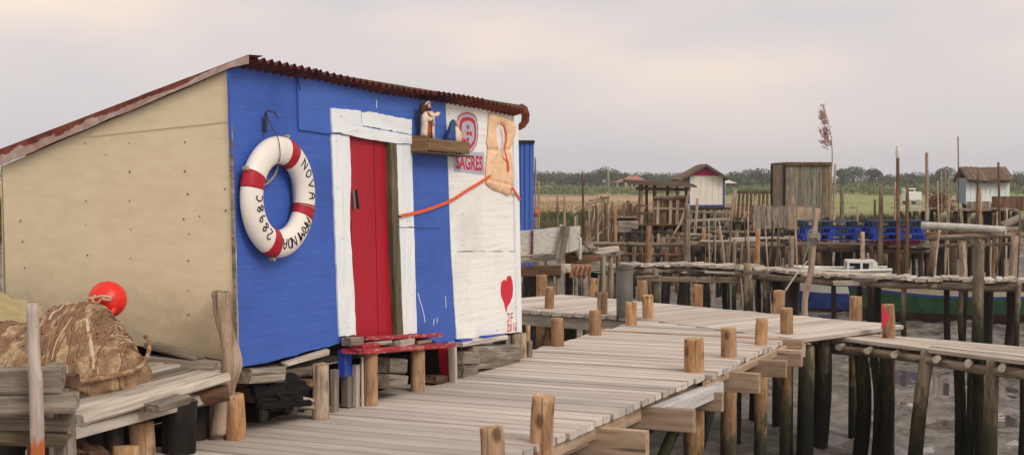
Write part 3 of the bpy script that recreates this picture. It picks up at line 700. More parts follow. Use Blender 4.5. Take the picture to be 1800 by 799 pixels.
for px0, px1, y0, y1, off, m in ((668, 699, 628, 655, .06, 'grey'), (666, 698, 656, 682, .06, 'grey'), (750, 790, 658, 672, .02, 'brown'), (800, 826, 616, 640, .04, 'grey'), (799, 825, 641, 664, .04, 'grey')):
    a = fpt(px0, (y0 + y1) / 2, off); b = fpt(px1, (y0 + y1) / 2, off); h_ = (y1 - y0) * a.y / F * .97
    board('packing_block', hut, a, b, .16, h_, M[m], c=.01, j=.012)
a = fpt(795, 609, .14); b = fpt(797, 672, .14); board('step_side', hut, a, b, .06, .03, M['pale'], up=pv)
a = fpt(783, 612, .06); b = fpt(787, 668, .06); board('step_side', hut, a, b, .12, .02, M['red'], up=pv)
a = fpt(818, 626, .05); b = fpt(903, 624, .05); board('floor_beam', hut, a, b, .12, .19, M['grey'], c=.012, j=.015)
a = fpt(800, 605, .06); b = fpt(880, 592, .06); board('floor_beam', hut, a, b, .14, .035, M['pale'], c=.006, j=.006)
a = fpt(805, 601, .07); b = fpt(826, 600, .07); board('paint_block', hut, a, b, .06, .05, M['dot_blue'], c=.01, j=.01)
a = fpt(848, 595, .07); b = fpt(885, 592, .07); board('paint_block', hut, a, b, .07, .05, M['dot_blue'], c=.01, j=.01)
for (x0, y0, x1, y1, w_, h_, off, m) in ((424, 660, 484, 656, .16, .09, -.02, 'grey'), (484, 650, 560, 648, .10, .08, -.08, 'grey'), (420, 690, 500, 682, .2, .12, -.2, 'brown'), (500, 640, 575, 617, .05, .035, .0, 'pale'), (425, 725, 560, 705, .2, .1, -.35, 'dark'), (520, 706, 555, 712, .12, .07, .03, 'pale'), (530, 672, 552, 675, .12, .05, .03, 'brown')):
    board('floor_beam', hut, fpt(x0, y0, off), fpt(x1, y1, off), w_, h_, M[m], c=.01, j=.014)
for i in range(16):  # dark posts and beams added to deepen the shade under the hut
    u_ = .15 + i * .26; a = hp(u_, -.55 - .2 * (i % 3), -.9); b = hp(u_ + R.uniform(-.05, .05), -.55 - .2 * (i % 3), .34); board('shade_post', hut, a, b, .16, .1, M['dark'], up=nv, c=.01, j=.02)
for z_, n_ in ((.12, -.5), (-.08, -.75), (.02, -1.0), (.18, -1.3)): board('shade_beam', hut, hp(.1, n_, z_), hp(LEN - .1, n_, z_ - .06), .12, .14, M['dark'], c=.01, j=.02)
# charred timber bundle
def charfn(d): return 1 + .28 * noise.noise(d * 2.6 + Vector((4, 1, 2))) + .16 * noise.noise(d * 8)
c_ = fpt(500, 690, .0); v, f = sphere_vf((0, 0, 0), (.24, .10, .105), 36, 22, charfn)
ch = mk('charred_timber', v, f, M['black'], None, frame(c_, pv, UP)); tag(ch, 'black charred timber lump wedged under the hut by a pale post', 'timber')
for q in range(5):
    y0 = 672 + q * 9; a = fpt(440 + q * 4, y0 + 4, .02 * q - .02); b = fpt(548 + R.uniform(-6, 8), y0 - 2, .03 * q - .04)
    board('charred_piece', ch, a, b, .05, .035, M['black'], c=.008, j=.02)
# door steps
zst = .0
def stepb(x0, y0, x1, y1, n0, n1, t, m, nm='step_board'):
    a = fpt(x0, y0, n0) + nv * (n1 - n0) / 2; b = fpt(x1, y1, n1) - nv * (n1 - n0) / 2
    board(nm, hut, a, b, n1 - n0, t, M[m], c=.005, j=.008)
stepb(627, 594, 778, 588, .03, .12, .022, 'redworn'); stepb(632, 604, 690, 601, .04, .11, .03, 'pale'); stepb(685, 602, 728, 599, .05, .14, .045, 'pale')
stepb(612, 610, 668, 607, .05, .17, .035, 'redworn'); stepb(600, 616, 800, 607, .02, .20, .03, 'redworn')
stepb(722, 602, 760, 598, .04, .10, .03, 'grey'); stepb(600, 600, 640, 598, .02, .10, .05, 'grey')

# ------------------------------------------------------------------ things hanging on the hut front
# lifebuoy
def fp3(px, py, off): return onpl(px, py, HC + nv * off, nv)
LC = fp3(490, 346, .068); BR, br, bd = .288, .086, .060
LBM = Matrix((pv, UP, nv)).transposed().to_4x4(); LBM.translation = LC
lb = thing('lifebuoy', 'white lifebuoy with four red bands and black handwriting on blue wall', 'lifebuoy', LC)
def tor(th, ph, s=1.0):
    r_ = BR + br * s * math.cos(ph); return Vector((r_ * math.cos(th), r_ * math.sin(th), bd * s * math.sin(ph)))
def torus(name, t0, t1, s, mat, closed, nu, nv_=20, ends=False):
    v = []; f = []
    for i in range(nu + (0 if closed else 1)):
        th = t0 + (t1 - t0) * i / nu
        for q in range(nv_): v.append(tor(th, 2 * math.pi * q / nv_, s * (1 + (.012 * noise.noise(Vector((math.cos(th) * 3, math.sin(th) * 3, q * .4))) if s == 1 else 0))))
    m_ = nu + (0 if closed else 1)
    for i in range(nu):
        for q in range(nv_): f.append((i * nv_ + q, ((i + 1) % m_) * nv_ + q, ((i + 1) % m_) * nv_ + (q + 1) % nv_, i * nv_ + (q + 1) % nv_))
    if not closed: f.append(tuple(range(nv_))); f.append(tuple(range(nu * nv_, nu * nv_ + nv_))[::-1])
    return mk(name, v, f, mat, lb, LBM, smooth=True)
torus('ring', 0, 2 * math.pi, 1, M['buoywhite'], True, 72)
for a in (68, -19, -108, 161):
    torus('red_band', rad(a - 8.5), rad(a + 8.5), 1.035, M['buoyred'], False, 8)
    th = rad(a + (8 if a < 90 else -8)); q = tor(th, 0, 1.05); log('knot', lb, [LBM @ (q + Vector((0, 0, -.02))), LBM @ (q * 1.02 + Vector((0, 0, .015)))], [.016, .012], (M['rope'], M['rope']), seg=8)
GL = {'N': [[(0, 0), (0, 1), (.7, 0), (.7, 1)]], 'O': [[(.35, 0), (.05, .25), (.05, .75), (.35, 1), (.65, .75), (.65, .25), (.35, 0)]], 'V': [[(0, 1), (.35, 0), (.7, 1)]],
      'A': [[(0, 0), (.2, .8), (.4, 1), (.6, .8), (.7, 0)], [(.1, .45), (.65, .45)]], 'R': [[(0, 0), (0, 1), (.5, 1), (.6, .75), (.5, .5), (0, .5)], [(.25, .5), (.65, 0)]],
      'M': [[(0, 0), (.1, 1), (.42, .35), (.75, 1), (.85, 0)]], 'I': [[(.15, 0), (.15, .8)], [(.15, .95), (.15, 1.02)]], 'D': [[(.05, 0), (.05, 1), (.5, .85), (.65, .5), (.5, .12), (.05, 0)]],
      '2': [[(0, .8), (.15, 1), (.45, 1), (.55, .75), (.3, .4), (0, 0), (.6, 0)]], '8': [[(.3, .52), (.05, .75), (.3, 1), (.55, .75), (.3, .52), (0, .25), (.3, 0), (.6, .25), (.3, .52)]],
      '9': [[(.55, .75), (.3, 1), (.05, .75), (.25, .5), (.55, .7), (.5, .3), (.3, 0)]], 'C': [[(.55, .9), (.3, 1), (.05, .7), (.05, .3), (.3, 0), (.55, .1)]]}
def ringtext(txt, a0, a1, hgt=.062):
    n = len(txt); st = (a1 - a0) / n
    for i, chh in enumerate(txt):
        ac = a0 + st * (i + .5)
        for pl_ in GL[chh]:
            P = []
            for a, b in zip(pl_, pl_[1:]):
                for k_ in range(4): u = k_ / 4; P.append((a[0] + (b[0] - a[0]) * u, a[1] + (b[1] - a[1]) * u))
            P.append(pl_[-1]); pts = []
            for (x, y) in P:
                th = rad(ac) - (x - .35) * hgt * 1.0 / BR; rr = (y - .5) * hgt
                ph = math.acos(max(-1, min(1, rr / br))); pts.append(LBM @ tor(th, ph, 1.012))
            log('lettering', lb, pts, [.0042, .0042], (M['ink'], M['ink']), seg=5, curve=False, j=0)
ringtext('NOVA', 52, -6); ringtext('ARMINDA', -29, -99, .062); ringtext('2898C', 236, 174, .062)
hk = [fp3(468, 234, .02), fp3(467, 205, .02), fp3(466, 200, .03), fp3(472, 195, .05), fp3(482, 198, .07), fp3(489, 208, .08)]
hook = thing('wall_hook', 'bent iron hook and wire on blue wall above the lifebuoy', 'hook', hk[0])
log('hook_iron', hook, hk, [.006, .005, .004], (M['wire'], M['wire']), seg=6, n=5, j=.02)
log('wrapping', hook, [fp3(466, 232, .022), fp3(467, 207, .026)], [.008, .011], (M['wire'], M['wire']), seg=8, j=.2)
log('wire_loop', hook, [fp3(468, 200, .035), fp3(478, 222, .09), fp3(489, 244, .12), fp3(492, 262, .138), fp3(492, 278, .13), fp3(488, 288, .09)], [.003, .003], (M['wire'], M['wire']), seg=5, n=5)
log('rope', lb, [fp3(489, 288, .03), fp3(484, 305, .03), fp3(470, 322, .03), fp3(450, 330, .03), fp3(432, 328, .04)], [.007, .007], (M['rope'], M['rope']), seg=6, n=5)
log('rope', lb, [fp3(480, 286, .025), fp3(472, 300, .02), fp3(466, 312, .02), fp3(472, 318, .02)], [.007, .007], (M['rope'], M['rope']), seg=6, n=5)
log('rope', lb, [fp3(513, 318, .02), fp3(516, 350, .02), fp3(519, 390, .02)], [.007, .007], (M['rope'], M['rope']), seg=6, n=5)
log('rope', lb, [LBM @ tor(rad(-14), a, 1.06) for a in [rad(q) for q in range(20, 165, 20)]], [.004, .004], (M['rope'], M['rope']), seg=5, n=2)

# wooden shelf box
u0, _ = fw(718, 255); u1, _ = fw(797, 255); zt, zb = fp3(745, 238, .14).z, fp3(745, 267, .14).z
shelf = thing('wooden_shelf', 'small brown wooden wall shelf holding two painted figurines', 'shelf', hp(u0, .08, zb))
SD = .145; dz = -.02
zq = lambda u: dz * (u - u0) / (u1 - u0)
board('front_panel', shelf, hp(u0 + .03, SD - .008, (zt + zb) / 2), hp(u1, SD - .008, (zt + zb) / 2 + dz), .012, zt - zb - .03, M['box'], up=UP, c=.002, j=.001)
board('end_panel', shelf, hp(u0 + .008, .022, (zt + zb) / 2), hp(u0 + .008, SD, (zt + zb) / 2), .014, zt - zb, M['box'], c=.002, j=.001)
board('end_panel', shelf, hp(u1 - .008, .022, (zt + zb) / 2 + dz), hp(u1 - .008, SD - .016, (zt + zb) / 2 + dz), .014, zt - zb - .03, M['box'], c=.002, j=.001)
board('bottom_panel', shelf, hp(u0, .085, zb), hp(u1 + .06, .085, zb + dz), SD - .02, .012, M['brown'], c=.002, j=.001)
board('top_panel', shelf, hp(u0 + .01, .08, zt - .025), hp(u1, .08, zt - .025 + dz), SD - .03, .01, M['box'], c=.002, j=.001)
# figurines: lofted bodies
def loft(name, parent, M_, rings, mat, seg=16, fold=0.0):
    """rings: (x, y, z, rx, ry)"""
    v = []; f = []
    for (x, y, z, rx, ry) in rings:
        for q in range(seg):
            a = 2 * math.pi * q / seg; k_ = 1 + fold * math.cos(a * 5 + z * 20)
            v.append((x + rx * k_ * math.cos(a), y + ry * k_ * math.sin(a), z))
    n = len(rings)
    for i in range(n - 1):
        for q in range(seg): f.append((i * seg + q, i * seg + (q + 1) % seg, (i + 1) * seg + (q + 1) % seg, (i + 1) * seg + q))
    f.append(tuple(range(seg))[::-1]); f.append(tuple(range((n - 1) * seg, n * seg)))
    return mk(name, v, f, mat, parent, M_, smooth=True)
zf_ = zt - .018
ju = fw(749 - 16, 237)[0]; JM = Matrix((pv, -nv, UP)).transposed().to_4x4(); JM = JM @ Matrix.Diagonal((1.32, 1.0, 1.03, 1)); JM.translation = hp(ju, .09, zf_)
jo = thing('standing_figurine', 'painted standing figurine in orange robe and cream mantle on the shelf', 'figurine', JM.translation)
loft('robe', jo, JM, [(0, 0, 0, .040, .034), (0, 0, .05, .036, .030), (0, 0, .11, .034, .028), (-.004, 0, .16, .036, .026), (-.008, 0, .19, .030, .022), (-.012, 0, .205, .012, .012)], M['robe'], fold=.06)
loft('mantle', jo, JM, [(-.052, -.004, 0, .018, .026), (-.050, -.004, .05, .015, .026), (-.046, -.006, .10, .014, .026), (-.050, -.008, .13, .020, .024), (-.048, -.006, .165, .018, .022), (-.034, -.002, .19, .012, .016)], M['mantle'], fold=.1)
loft('mantle', jo, JM, [(.046, .004, 0, .020, .030), (.044, .004, .06, .015, .028), (.044, 0, .12, .016, .026), (.040, 0, .17, .020, .024), (.024, 0, .195, .016, .02)], M['mantle'], fold=.1)
def jp(x, y, z): return JM @ Vector((x, y, z))
log('sleeve', jo, [jp(-.045, -.012, .17), jp(-.03, -.032, .135), jp(.0, -.04, .15)], [.016, .017, .012], (M['mantle'], M['mantle']), seg=8)
log('sleeve', jo, [jp(.04, -.005, .17), jp(.068, -.022, .172), jp(.085, -.028, .182)], [.014, .016, .015], (M['mantle'], M['mantle']), seg=8)
log('hand', jo, [jp(.082, -.028, .182), jp(.098, -.032, .188), jp(.104, -.033, .192)], [.007, .007, .004], (M['skin'], M['skin']), seg=6)
log('sash', jo, [jp(-.03, -.03, .19), jp(.0, -.038, .15), jp(.035, -.032, .10)], [.008, .009, .007], (M['mantle'], M['mantle']), seg=6)
v, f = sphere_vf((-.012, -.008, .226), (.019, .020, .024)); hd = mk('head', v, f, M['skin'], jo, JM, smooth=True)
v, f = sphere_vf((-.012, -.030, .226), (.0045, .006, .006), 8, 6); mk('nose', v, f, M['skin'], hd, JM, smooth=True)
v, f = sphere_vf((-.012, -.020, .209), (.012, .012, .014), 12, 8); mk('beard', v, f, M['hood'], hd, JM, smooth=True)
v, f = sphere_vf((-.032, .006, .222), (.040, .030, .036), 20, 12, lambda d: 1 + .12 * noise.noise(d * 4)); mk('hood', v, f, M['hood'], jo, JM, smooth=True)
log('hood_fold', jo, [jp(-.03, .0, .235), jp(-.062, .004, .20), jp(-.075, .006, .172)], [.022, .024, .012], (M['hood'], M['hood']), seg=10)
log('hood_trim', jo, [jp(-.058, -.018, .235), jp(-.035, -.022, .256), jp(-.008, -.020, .258), jp(.012, -.012, .242)], [.004, .006, .004], (M['mantle'], M['mantle']), seg=6)
log('staff', jo, [jp(-.022, -.045, .0), jp(-.014, -.046, .16)], [.004, .004], (M['hood'], M['hood']), seg=6)
mu = fw(803 - 19, 240)[0]; MM = Matrix((pv, -nv, UP)).transposed().to_4x4(); MM = MM @ Matrix.Diagonal((1.3, 1.1, 1.3, 1)); MM.translation = hp(mu - .03, .085, zf_ + dz * .85)
ma = thing('kneeling_figurine', 'painted kneeling figurine in blue mantle beside a baby on pink cushion', 'figurine', MM.translation)
def mp_(x, y, z): return MM @ Vector((x, y, z))
loft('mantle', ma, MM, [(-.02, .012, 0, .062, .036), (-.022, .012, .03, .054, .034), (-.012, .012, .065, .036, .028), (-.002, .014, .095, .026, .022), (.002, .012, .118, .022, .018), (.006, .010, .132, .012, .010)], M['bluecloth'], fold=.05)
loft('dress', ma, MM, [(.014, -.014, .0, .034, .030), (.014, -.014, .04, .028, .026), (.012, -.012, .075, .020, .020), (.012, -.008, .09, .010, .012)], M['mantle'], fold=.08)
v, f = sphere_vf((.022, -.010, .110), (.015, .016, .018), 14, 10); hd = mk('head', v, f, M['skin'], ma, MM, smooth=True)
v, f = sphere_vf((.030, -.024, .108), (.0035, .004, .004), 8, 6); mk('nose', v, f, M['skin'], hd, MM, smooth=True)
log('sleeve', ma, [mp_(.016, -.02, .075), mp_(.03, -.034, .05), mp_(.05, -.036, .045)], [.011, .011, .006], (M['mantle'], M['mantle']), seg=8)
CM = MM.copy(); CM.translation = mp_(.062, -.012, 0)
cu = thing('baby_figurine', 'tiny baby figurine lying on a pink cushion at shelf edge', 'figurine', CM.translation)
v, f = sphere_vf((0, 0, .014), (.066, .034, .016), 24, 10, lambda d: 1 + .08 * math.sin(8 * math.atan2(d.y, d.x))); mk('cushion', v, f, M['pinkcloth'], cu, CM, smooth=True)
log('body', cu, [CM @ Vector((-.04, -.006, .030)), CM @ Vector((0, -.008, .036)), CM @ Vector((.035, -.006, .046))], [.010, .014, .010], (M['mantle'], M['mantle']), seg=8)
v, f = sphere_vf((.044, -.006, .054), (.011, .011, .011), 12, 8); mk('head', v, f, M['skin'], cu, CM, smooth=True)
log('arm', cu, [CM @ Vector((.012, -.018, .042)), CM @ Vector((.002, -.026, .056))], [.005, .004], (M['skin'], M['skin']), seg=6)

# beer emblem and name plate
emb = thing('emblem_sign', 'red and grey shield emblem on white wall behind the shelf', 'sign', hp(fw(822, 270)[0], .01, fw(822, 270)[1]))
cx, cy = 822.5, 235
outer = [(803, 222), (805, 205), (812, 199), (822, 197), (832, 200), (838, 206), (840.5, 222), (841, 240), (838, 255), (831, 266), (822, 273), (813, 266), (806, 252)]
def shr(p, k): return [(cx + (x - cx) * k, cy + (y - cy) * k) for x, y in p]
offb = .0075
for i, (k_, m_, nm) in enumerate(((1, 'signred', 'red_rim'), (.93, 'signgrey', 'grey_field'), (.78, 'signred', 'red_ring'), (.60, 'signgrey', 'grey_centre'))):
    prism(nm, emb, FWM, fpoly(shr(outer, k_), .01), offb + .0012 * i, offb + .0012 * (i + 1), M[m_])
for (x, y) in ((822.5, 224), (817.3, 234.5), (822.5, 235), (827.7, 235.5), (822.5, 246)):
    a, b_ = 2.1, 4.4
    prism('small_shield', emb, FWM, fpoly([(x - a, y - b_), (x + a, y - b_ + .6), (x + a, y + 1), (x, y + b_), (x - a, y + 1)], .013), offb + .0048, offb + .006, M['signred'])
plate = thing('name_plate', 'grey plate with red capital lettering beneath the shield emblem', 'sign', hp(fw(825, 304)[0], .01, fw(825, 304)[1]))
prism('plate', plate, FWM, fpoly([(797.5, 266), (851, 268), (852, 307), (798.5, 301)], .01), .0075, .0095, M['signgrey'])
cv = bpy.data.curves.new('name_lettering', 'FONT'); cv.body = 'SAGRES'; cv.size = 1; cv.offset = .028; cv.extrude = 0.0; cv.resolution_u = 3
to = bpy.data.objects.new('tmp_text', cv); COL.objects.link(to); bpy.context.view_layer.update()
me = bpy.data.meshes.new_from_object(to.evaluated_get(bpy.context.evaluated_depsgraph_get())); bpy.data.objects.remove(to)
xs = [q.co.x for q in me.vertices]; yy = [q.co.y for q in me.vertices]; x0_, x1_, y0_, y1_ = min(xs), max(xs), min(yy), max(yy)
tl, tr, brr, bl = [Vector((*fw(*q, .01), 0)) for q in ((801.5, 271.5), (848.5, 274), (848.5, 301), (801.5, 297))]
for q in me.vertices:
    a = (q.co.x - x0_) / (x1_ - x0_); b_ = (q.co.y - y0_) / (y1_ - y0_); p_ = (bl.lerp(brr, a)).lerp(tl.lerp(tr, a), b_); q.co = (p_.x, p_.y, .0108)
me.materials.clear(); me.materials.append(M['signred']); me.name = 'lettering'
link(bpy.data.objects.new('lettering', me), plate, FWM)

# life jacket
VO = .05
vo = [(862, 199), (868, 197), (880, 201), (893, 206), (905, 213), (909, 222), (908, 236), (903, 250), (899, 262), (902, 290), (904, 320), (901, 341), (896, 344), (884, 338), (872, 334), (862, 328), (857, 322), (857, 300), (859, 275), (861, 262), (859, 250), (861, 230), (862, 212)]
hole = [(882, 216), (889, 222), (892, 236), (891, 252), (888, 266), (885, 274), (881, 264), (876, 252), (873, 238), (875, 224)]
V2 = fpoly(vo, .03); H2 = fpoly(hole, .03)
def inside(p, poly):
    c = False; n = len(poly)
    for i in range(n):
        a, b = poly[i], poly[(i + 1) % n]
        if (a[1] > p[1]) != (b[1] > p[1]) and p[0] < (b[0] - a[0]) * (p[1] - a[1]) / (b[1] - a[1]) + a[0]: c = not c
    return c
def near(p, poly):
    best = (9, None); n = len(poly)
    for i in range(n):
        a = Vector(poly[i]); b = Vector(poly[(i + 1) % n]); ab = b - a; t = max(0, min(1, (Vector(p) - a).dot(ab) / ab.length_squared)); q = a + ab * t; d = (Vector(p) - q).length
        if d < best[0]: best = (d, q)
    return best
def puffy(name, parent, outl, holes, base, hgt, mat, step, creases=()):
    xs = [p[0] for p in outl]; ys_ = [p[1] for p in outl]; nx = int((max(xs) - min(xs)) / step) + 1; ny = int((max(ys_) - min(ys_)) / step) + 1
    idx = {}; v = []; f = []; bd_ = []
    for i in range(nx + 1):
        for jn in range(ny + 1):
            p = (min(xs) + i * step, min(ys_) + jn * step); ins = inside(p, outl) and not any(inside(p, h) for h in holes)
            d, q = near(p, outl)
            for h in holes:
                d2, q2 = near(p, h)
                if d2 < d: d, q = d2, q2
            if ins or d < step * .75:
                if not ins or d < step * .35: p = (q.x, q.y); d = 0
                z = base + hgt * (1 - math.exp(-d / .022)) * (1 + .38 * noise.noise(Vector((p[0] * 14, p[1] * 14, 3)))) + (.006 * noise.noise(Vector((p[0] * 60 + 20 * p[1], p[1] * 28, 7))) if d > .008 else 0)
                for (a, b, wd_, dep) in creases:
                    dd, _ = near(p, [a, b]); z -= dep * math.exp(-(dd / wd_) ** 2) * min(1, d / .02)
                idx[i, jn] = len(v); v.append((p[0], p[1], z))
    for i in range(nx):
        for jn in range(ny):
            q = [(i, jn), (i + 1, jn), (i + 1, jn + 1), (i, jn + 1)]
            if all(k in idx for k in q): f.append(tuple(idx[k] for k in q))
    # skirt back to the wall
    from collections import Counter
    ec = Counter(); 
    for q in f:
        for a, b in zip(q, q[1:] + q[:1]): ec[(a, b)] += 1
    bl_ = {}
    for (a, b) in list(ec):
        if (b, a) not in ec:
            for k in (a, b):
                if k not in bl_: bl_[k] = len(v); v.append((v[k][0], v[k][1], .012))
            f.append((b, a, bl_[a], bl_[b]))
    return mk(name, v, f, mat, parent, FWM, smooth=True)
vest = thing('life_jacket', 'faded peach life jacket with orange straps hanging on the white wall', 'life jacket', hp(fw(880, 340)[0], .02, fw(880, 340)[1]))
puffy('jacket', vest, V2, [H2], .014, .030, M['vest'], .011, creases=((fw(884, 256, .03), fw(880, 335, .03), .012, .03), (fw(858, 264, .03), fw(902, 262, .03), .016, .02), (fw(859, 316, .03), fw(902, 326, .03), .008, .012), (fw(868, 200, .03), fw(876, 226, .03), .01, .014)))
def ribbon(name, parent, pts, wdt, mat, vert=True, t=.003):
    P = catmull(pts, 6); v = []; f = []
    for i, p in enumerate(P):
        tg = (P[min(i + 1, len(P) - 1)] - P[max(i - 1, 0)]).normalized(); sd_ = nv.cross(tg).normalized() * wdt / 2; 
        w_ = nv * t
        v += [p - sd_, p + sd_, p + sd_ + w_, p - sd_ + w_]
    for i in range(len(P) - 1):
        for q in range(4): f.append((i * 4 + q, i * 4 + (q + 1) % 4, i * 4 + 4 + (q + 1) % 4, i * 4 + 4 + q))
    f += [(0, 1, 2, 3)[::-1], tuple(range(len(v) - 4, len(v)))]
    return mk(name, v, f, mat, parent)
ribbon('strap', vest, [fp3(862, 309, .055), fp3(845, 320, .03), fp3(820, 335, .024), fp3(795, 351, .022), fp3(760, 365, .022), fp3(730, 374, .024), fp3(705, 379, .036)], .024, M['strap'])
ribbon('strap', vest, [fp3(885, 219, .045), fp3(889, 230, .048), fp3(890, 246, .048), fp3(887, 260, .05), fp3(889, 274, .055), fp3(893, 287, .056), fp3(894, 301, .056)], .024, M['strap'])
ribbon('strap', vest, [fp3(900, 330, .05), fp3(908, 341, .03), fp3(914, 351, .028)], .026, M['strap'])
ib = fp3(701, 380, .034); board('strap_nail', vest, ib, ib + pv * .05, .012, .008, M['dot_dark'], up=nv)

# ------------------------------------------------------------------ left: old landing with nets
old = thing('old_landing', 'rickety grey plank landing beside the plywood wall of the hut', 'landing', Vector((-2.5, 7.8, MUD)))
def lg(px, py, d): return at(px, py, d)
Z1 = .455
def lz(px, py, z): return gz(px, py, z)
# long planks along the pier direction
LF0, LF1, LK0, LK1 = at(128, 735, 7.2), at(388, 662, 8.22), at(70, 668, 7.85), at(285, 628, 8.62)
for i, (m_, sh0, sh1) in enumerate((('pale', 0, 0), ('pale', -.06, .02), ('grey', .04, -.03), ('pale', -.1, .0), ('grey', 0, 0))):
    a = LF0.lerp(LK0, (i + .1) / 5); b = LF1.lerp(LK1, (i + .1) / 5); d_ = (b - a).normalized()
    board('plank', old, a + d_ * sh0 - UP * (.0 if i % 2 else .008), b + d_ * sh1, .150, .05 if i == 0 else .04, M[m_], c=.008, j=.010)
a = at(120, 762, 7.15); b = at(384, 692, 8.3); board('plank', old, a, b, .05, .07, M['pale'], c=.008, j=.01)
a = at(262, 716, 7.55); b = at(315, 699, 7.75); board('plank', old, a, b, .16, .045, M['grey'], c=.008, j=.01)
a = at(256, 634, 8.55); b = at(388, 645, 8.33); board('plank', old, a, b, .16, .06, M['grey'], c=.008, j=.012)
a = at(262, 606, 8.62); b = at(350, 630, 8.42); board('plank', old, a, b, .10, .03, M['grey'], c=.006, j=.012)
a = at(330, 676, 8.3); b = at(392, 668, 8.3); board('plank', old, a, b, .12, .05, M['brown'], c=.006, j=.012)
log('cross_log', old, [at(290, 700, 8.1), at(340, 697, 8.15), at(402, 688, 8.2)], [.055, .06, .05], (M['brown'], M['grey']))
log('crooked_post', old, [at(386, 762, 8.38), at(392, 715, 8.38), at(397, 680, 8.38), at(408, 640, 8.36), at(402, 596, 8.36), at(391, 556, 8.36), at(388, 512, 8.36)], [.05, .055, .052, .056, .046, .044, .05], (M['drift'], M['grey']), seg=14, n=5, j=.09, capj=.01)
# thick sawn beams at the far left
for (x0, y0, x1, y1, d0, d1, w, h_, m) in ((-60, 668, 112, 666, 6.95, 7.0, .14, .12, 'grey'), (-60, 712, 132, 706, 6.95, 7.0, .12, .10, 'grey'), (-60, 742, 125, 748, 7.05, 7.1, .1, .07, 'grey'), (-60, 764, 120, 772, 6.98, 7.05, .12, .055, 'jamb'), (10, 665, 134, 668, 7.2, 7.2, .14, .07, 'brown')):
    board('side_beam', old, at(x0, y0, d0), at(x1, y1, d1), w, h_, M[m], c=.012, j=.014)
for (px, yt, d, r, m) in ((100, 640, 7.3, .06, 'pale'), (112, 712, 7.12, .058, 'grey'), (70, 740, 7.3, .06, 'brown'), (316, 700, 8.0, .10, 'dark'), (345, 704, 8.4, .08, 'dark'), (200, 745, 7.7, .06, 'dark'), (165, 755, 7.6, .045, 'dark'), (150, 760, 7.9, .05, 'dark'), (20, 720, 7.5, .07, 'dark'), (226, 735, 8.0, .06, 'dark'), (384, 690, 8.42, .055, 'drift')):
    t_ = at(px, yt, d); log('pile', old, [Vector((t_.x, t_.y, MUD - .2)), Vector((t_.x + R.uniform(-.03, .03), t_.y, (t_.z + MUD) / 2)), t_], [r * 1.1, r, r * .95], (M[m], M['grey']), seg=10, n=4, j=.1, capj=.01)
for i in range(9):
    px = R.uniform(20, 200); a = at(px, R.uniform(775, 830), R.uniform(7.3, 7.9)); b = a + Vector((R.uniform(-.35, .35), R.uniform(-.2, .2), R.uniform(-.1, .1)))
    board('plank', old, a, b, .1, .04, M['brown'], c=.006, j=.015)
# tall mooring stake with an orange painted foot
def mat_stake():
    t = NT('stake_paint'); g = t.noise(t.coord((1.2, 10, 10)), 2, 6, .65)
    c = t.ramp(g, [(.3, lin((120, 104, 94))), (.5, lin((172, 156, 144))), (.7, lin((200, 188, 176)))])
    z, _ = t.posz(); zz = t.math('ADD', z, t.math('MULTIPLY', t.math('SUBTRACT', t.noise(t.coord((6, 20, 20)), 2, 4), .5), .16))
    c = t.mixc(t.step(zz, .30, .26), c, t.ramp(g, [(.3, lin((150, 74, 40))), (.7, lin((206, 122, 70)))])); t.col(c); t.rough(.8); t.bump(g, .6, .006); return t.m
M['stake'] = mat_stake()
a = at(57, 531, 6.85); stk = log('mooring_stake', None, [Vector((a.x + .03, a.y, MUD - .2)), at(65, 740, 6.85), at(60, 640, 6.85), a], [.036, .034, .033, .028], (M['stake'], M['grey']), seg=12, n=4, j=.05)
tag(stk, 'slim pale stake with an orange painted foot before the net heap', 'stake')
# the heap of nets
NCc = at(140, 650, 7.95); NCc.z = Z1 - .02
NR = (.44, .42, .40)
def netfn(d):
    lon = math.atan2(d.z, d.y); w_ = abs(math.sin(d.x * 7 + 1.3 * noise.noise(d * 2.0) + lon * .8))
    return .93 + .07 * w_ + .10 * noise.noise(d * 1.6 + Vector((2, 0, 1))) + .03 * noise.noise(d * 6) - .32 * max(0, d.x - .0) * max(0, d.z) - .10 * max(0, d.x)
v, f = sphere_vf((0, 0, 0), NR, 150, 70, netfn)
ax_ = (pv * .35 + nv * .94).normalized(); NM = frame(NCc, (ax_ - UP * .10).normalized(), UP)
net = thing('net_heap', 'brown fishing net bundle heaped on the old landing beside the red float', 'net', NCc)
mk('net', [q for q in v], f, M['net'], net, NM, smooth=True)
v, f = sphere_vf((0, 0, 0), (.46, .42, .27), 120, 60, lambda d: netfn(Vector((-d.x, d.y, d.z))))
mk('net', v, f, M['net'], net, frame(at(5, 655, 7.85), (ax_ - UP * .05).normalized(), UP), smooth=True)
